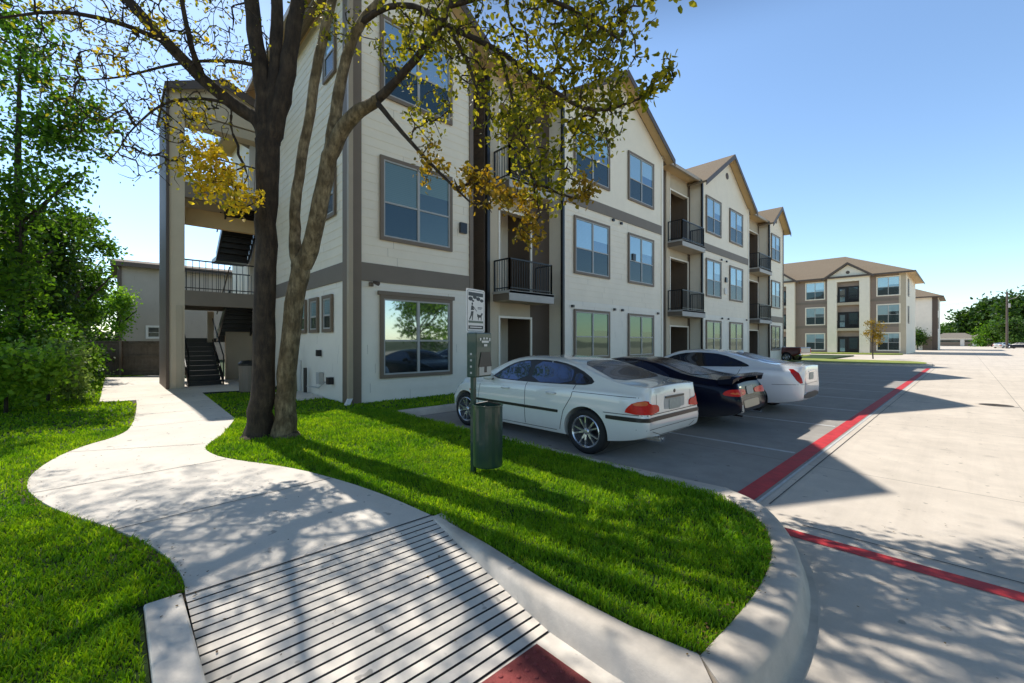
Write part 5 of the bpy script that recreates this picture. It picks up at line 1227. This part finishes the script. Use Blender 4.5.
# --- tree B : mottled forking trunk, dense olive crown to the right
baseB = at(285, 440, 6.78); baseB.z = GZ
LB = [
 ([Vector((baseB.x, baseB.y, GZ-.1)), Vector((baseB.x, baseB.y, GZ+.10)), at(286, 400, 6.8), at(291, 330, 6.8), at(301, 262, 6.8)], [.25, .18, .15, .142, .145]),
 ([at(299, 268, 6.8), at(294, 235, 6.8), at(297, 185, 6.8), at(309, 120, 6.75), at(317, 62, 6.7), at(330, 10, 6.6), at(342, -50, 6.6), at(350, -160, 6.7)], [.11, .082, .078, .072, .072, .068, .06, .04]),
 ([at(303, 266, 6.8), at(313, 238, 6.7), at(321, 195, 6.6), at(331, 150, 6.5), at(350, 117, 6.35), at(378, 100, 6.15)], [.145, .125, .12, .115, .105, .075]),
 ([at(376, 101, 6.15), at(400, 130, 6.0), at(425, 158, 5.85), at(450, 183, 5.7), at(470, 202, 5.6)], [.04, .030, .024, .018, .012]),
 ([at(372, 104, 6.2), at(394, 84, 6.05), at(415, 60, 5.9), at(436, 34, 5.8), at(450, 6, 5.7), at(470, -60, 5.6), at(500, -150, 5.6)], [.075, .06, .055, .05, .045, .035, .02]),
 ([at(330, 152, 6.5), at(336, 110, 6.5), at(345, 62, 6.45), at(358, 25, 6.35), at(380, 2, 6.2), at(420, -50, 6.0), at(470, -140, 5.9)], [.10, .085, .075, .07, .06, .05, .03]),
 ([at(358, 25, 6.35), at(385, 6, 6.1), at(418, 5, 5.9), at(448, 26, 5.75), at(466, 58, 5.65), at(478, 92, 5.6), at(492, 120, 5.5)], [.05, .045, .04, .035, .028, .02, .01]),
 ([at(448, 26, 5.75), at(500, 50, 5.6), at(545, 85, 5.5), at(590, 115, 5.4), at(640, 100, 5.3), at(676, 76, 5.2)], [.04, .032, .028, .022, .014, .006]),
 ([at(450, 6, 5.7), at(510, -10, 5.5), at(570, 5, 5.3), at(620, 40, 5.2)], [.04, .034, .026, .014]),
 ([at(500, 50, 5.6), at(515, 110, 5.6), at(530, 170, 5.6), at(540, 215, 5.6)], [.025, .018, .013, .008]),
 ([at(470, -60, 5.6), at(600, -110, 5.4), at(720, -120, 5.6), at(860, -100, 6.5)], [.05, .04, .03, .015]),
]
LB = [fit_limb(l, 20+i) for i, l in enumerate(LB)]
blB_dense = [B(500, 60, 5.7, 1.1, .8, 1, 150), B(560, 30, 5.5, .9, .7, 1, 120), B(600, 70, 5.4, .65, .6, 1, 85), B(530, 130, 5.6, .65, .65, 1, 90), B(590, 130, 5.5, .45, .5, 1, 50), B(430, 20, 5.9, .8, .5, 1, 70), B(620, 15, 5.3, .35, .3, 1, 24), B(550, 180, 5.6, .45, .45, 1, 45)]
blB_tip = [B(665, 72, 5.2, .20, .12, .2, 9), B(640, 100, 5.3, .22, .12, .2, 8), B(650, 5, 5.2, .35, .1, .2, 8), B(655, 85, 5.2, .18, .12, .2, 6)]
blB_up = [B(600, -120, 5.6, 1.8, 1.0, 1, 130), B(450, -150, 6.3, 1.8, 1.4, 1, 130), B(800, -130, 6.3, 1.7, .9, 1, 90), B(350, -150, 7.0, 1.6, 1.2, 1, 80), B(430, -170, 8.8, 1.8, 1.5, 1, 70), ((-5.6, 4.6, 8.6), (1.2, 1.4, .7), 90), ((-4.0, 3.4, 8.0), (1.1, 1.5, .7), 80)]
blB_rust = [B(510, 200, 5.6, .42, .20, .5, 40), B(470, 180, 5.7, .3, .25, .5, 26), B(530, 235, 5.6, .16, .25, .5, 20), B(430, 165, 5.9, .25, .3, .5, 16), B(585, 190, 5.55, .16, .25, .5, 16)]
blB_yel = [B(400, 60, 6.1, .4, .5, .5, 26), B(350, 30, 6.4, .5, .3, .5, 24), B(430, 120, 5.9, .35, .35, .5, 24), B(320, 20, 6.7, .4, .3, .5, 14)]
tree('shade_tree', 'mottled forking tree beside the dark trunk with dense olive and rusty leaves over the facade', tuple(baseB), LB,
  [(blB_dense, 'leaf_oak', 9, .078, .075, .6), (blB_tip, 'leaf_oak', 8, .10, .05, .5), (blB_up, 'leaf_oak', 13, .08, .10, .6), (blB_rust, 'leaf_rust', 12, .075, .05, .6), (blB_yel, 'leaf_oak', 8, .065, .06, .6)], 'bark_mottled', 23, tip=.0068)

# --- vegetation at left
def simple_tree(name, label, px, d, ztop, rad, zlow, leaf, n, per, size, seed, bmat='bark_grey', group=None, x=None, lobes=9, trunkr=None, tip=.008, gz=GZ):
    p = at(px, 341, d) if x is None else Vector(x); base = (p.x, p.y, gz); g = random.Random(seed); H = ztop-gz; tr_ = trunkr or max(.05, H*.022)
    cz = (ztop+zlow)/2; rz_ = (ztop-zlow)/2
    limbs = [([Vector((p.x, p.y, gz-.1)), Vector((p.x+g.uniform(-.1, .1), p.y, gz+H*.3)), Vector((p.x+g.uniform(-.3, .3), p.y+g.uniform(-.3, .3), gz+H*.6)), Vector((p.x, p.y, gz+H*.88))], [tr_*1.3, tr_, tr_*.7, tr_*.25])]
    for k in range(5):
        a = k*1.257+g.uniform(-.3, .3); h0 = gz+H*g.uniform(.25, .5); r_ = rad*g.uniform(.5, .8)
        limbs.append(([Vector((p.x, p.y, h0)), Vector((p.x+math.cos(a)*r_*.5, p.y+math.sin(a)*r_*.5, h0+r_*.6)), Vector((p.x+math.cos(a)*r_, p.y+math.sin(a)*r_, min(ztop*.95, h0+r_*1.2)))], [tr_*.5, tr_*.35, tr_*.15]))
    bl = []
    for k in range(lobes):
        a = g.uniform(0, 6.28); rr = rad*g.uniform(.25, .72); z = cz+rz_*g.uniform(-.8, .75); q = rad*g.uniform(.28, .48)
        bl.append(((p.x+math.cos(a)*rr, p.y+math.sin(a)*rr, z), (q, q, min(q*.8, rz_*.6)), max(4, n//lobes)))
    bl.append(((p.x, p.y, cz+rz_*.3), (rad*.5, rad*.5, rz_*.6), n//6))
    return tree(name, label, base, limbs, [(bl, leaf, per, size, size*1.3, .7)], bmat, seed, tip=tip, seg=.5, group=group, maxr=tr_*.5)
VG = 'trees and shrubs along the left edge of the lawn'
simple_tree('broadleaf_tree', 'tall open-crowned green tree at the far left edge with its trunk showing', 20, 11.5, 10.8, 2.3, 3.4, 'leaf_green', 420, 18, .13, 31, group=VG, lobes=18, trunkr=.10)
simple_tree('broadleaf_tree', 'dense dark green tree in front of the neighbour house', 74, 17.5, 7.2, 1.7, 2.2, 'leaf_green', 300, 20, .14, 32, group=VG, lobes=12)
simple_tree('broadleaf_tree', 'dark broad tree behind the bushes at left', 30, 14.5, 6.6, 1.9, 1.6, 'leaf_dark', 340, 22, .15, 33, group=VG, lobes=14)
simple_tree('broadleaf_tree', 'leafy green tree at the very left edge of the photo', -25, 10.5, 6.8, 2.2, .6, 'leaf_green', 340, 20, .13, 34, group=VG, lobes=14)
simple_tree('broadleaf_tree', 'light green young tree rising over the wooden fence', 116, 29, 5.6, 1.5, .9, 'leaf_light', 170, 18, .18, 35, group=VG)
simple_tree('broadleaf_tree', 'dark green tree filling the gap at the left of the fence', 56, 24, 7.0, 2.7, .4, 'leaf_dark', 260, 20, .22, 36, group=VG, lobes=12)
simple_tree('broadleaf_tree', 'small bright green tree tucked between the fence and the bushes', 80, 21, 4.2, 1.0, .4, 'leaf_light', 120, 16, .12, 37, group=VG)
SH = [(6, 9.0, 1.6, 1.15, 'leaf_light', 'loose light green bush at the lawn edge at the far left', 41), (48, 10.6, 1.6, 1.05, 'leaf_grey', 'pale grey-green arching bush beside the lawn', 42), (66, 13.2, 1.65, .95, 'leaf_green', 'rounded mid green bush farther along the lawn edge', 43), (80, 17.5, 1.3, .8, 'leaf_dark', 'small dark bush near the end of the lawn', 44), (25, 11.8, 2.6, 1.6, 'leaf_green', 'tall dense green bush behind the front bushes', 45), (60, 14.5, 2.6, 1.5, 'leaf_dark', 'tall dark bush under the trees', 46), (-35, 7.8, 1.8, 1.1, 'leaf_light', 'green bush cut by the left edge of the photo', 47), (66, 19.5, 2.2, 1.0, 'leaf_dark', 'dark bush in the shade beside the fence', 48)]
for px, d_, zt, rd, lf, lb, sd in SH:
    t = simple_tree('shrub', lb, px, d_, zt, rd, .12, lf, 170, 20, .085+.002*d_, sd, group='bushes along the left edge of the lawn', trunkr=.03, tip=.005, lobes=10)
    t['category'] = 'shrub'
# small golden tree on the median, far trees, reflected trees
mt = at(873, 360, 39.5)
simple_tree('young_tree', 'small golden yellow tree standing on the grass median before the brown building', 0, 0, 3.75, .85, 1.15, 'leaf_rust', 90, 14, .12, 51, x=(mt.x, mt.y, 0), trunkr=.045, lobes=7, gz=.14)
for k, (px, d_, zt, rd, lf) in enumerate([(938, 200, 9.5, 5, 'leaf_green'), (962, 185, 10.5, 6, 'leaf_dark'), (978, 165, 13.5, 7.5, 'leaf_dark'), (1000, 160, 16.5, 8, 'leaf_dark'), (1024, 140, 16.0, 8, 'leaf_dark'), (925, 230, 10, 6, 'leaf_dark'), (1045, 150, 15, 9, 'leaf_green'), (992, 135, 7.5, 4.5, 'leaf_green'), (1016, 118, 7.0, 4.5, 'leaf_dark'), (950, 215, 8, 7, 'leaf_light')]):
    lab = ['yellow-green tree just right of the grey block end', 'low dark tree behind the left white house', 'rounded dark tree between the two white houses', 'tallest dark tree directly left of the utility pole', 'broad dark tree behind the utility pole at the right edge', 'dark tree peeking past the far block', 'green tree cut by the right edge of the photo', 'small green tree behind the right white house', 'low dark tree above the tiny parked cars', 'pale green tree in the gap left of the white houses'][k]
    simple_tree('distant_tree', lab, px, d_, zt, rd, zt*.12, lf, 110, 26, zt*.085, 60+k, group='trees beyond the far end of the lot', tip=.03, lobes=9, gz=0)
for k, (x_, y_) in enumerate([(15, -3), (17, 5), (14, 13), (18, 23), (16, 34)]):
    simple_tree('roadside_tree', 'green tree across the drive mirrored in the ground floor windows', 0, 0, 8.5+k % 3, 4.2, .8, 'leaf_green', 170, 20, .36, 80+k, x=(x_, y_, 0), group='trees across the drive', tip=.01, gz=0)
pa = at(880, 350, 66)
sd_ = thing('planting_hedge', 'dark low shrub against the corner of the farther grey block', 'shrub', (0, 0, 0))
bpy.data.objects.remove(sd_)
simple_tree('shrub', 'dark conical shrub against the corner of the farther grey block', 0, 0, 4.2, 1.3, .2, 'leaf_dark', 80, 18, .3, 91, x=(-6.2, 112.6, 0), gz=0)['category'] = 'shrub'

# fallen leaves and crumbs scattered over lawn edge, walk and drive (one mass nobody would count)
g = np.random.default_rng(5); P = []
def scat(n, x0, x1, y0, y1, z): q = np.stack([g.uniform(x0, x1, n), g.uniform(y0, y1, n), np.full(n, z)], 1); return q
a_ = scat(110, -9, -3.2, -.6, 2, GZ+.031); P.append(a_[in_poly(a_, path_poly)])
a_ = scat(22, -3.1, -1.7, .35, 1.8, 0); a_[:, 2] = [zr(v)+.006 for v in a_[:, 0]]; P.append(a_)
a_ = scat(170, -1.2, 9, 3, 22, .010); P.append(a_); P.append(scat(70, -8, -1.6, 4.9, 14, .010)); P.append(scat(110, -.5, 4, .8, 6, .010))
for (x_, y_) in path_L[::1]:
    for _ in range(7): P.append(np.array([[x_+g.normal()*.10, y_+g.normal()*.05-.03, GZ+.03]]))
for (x_, y_) in nose_in: 
    for _ in range(6): P.append(np.array([[x_+g.normal()*.03-.02, y_+g.normal()*.05, GZ+.035]]))
P = np.concatenate(P); n = len(P); V, F = leaves(P*0, .021, seed=9); V = V.reshape(n, 6, 3); V[:, :, 2] *= .18; V[:, :, 2] -= V[:, :, 2].min(1)[:, None]; V += P[:, None, :]
props(np_mesh('fallen_leaves', V.reshape(-1, 3), F, M['litter']), 'small dry brown leaves scattered over the walk and the drive', 'fallen leaves', None, 'stuff')
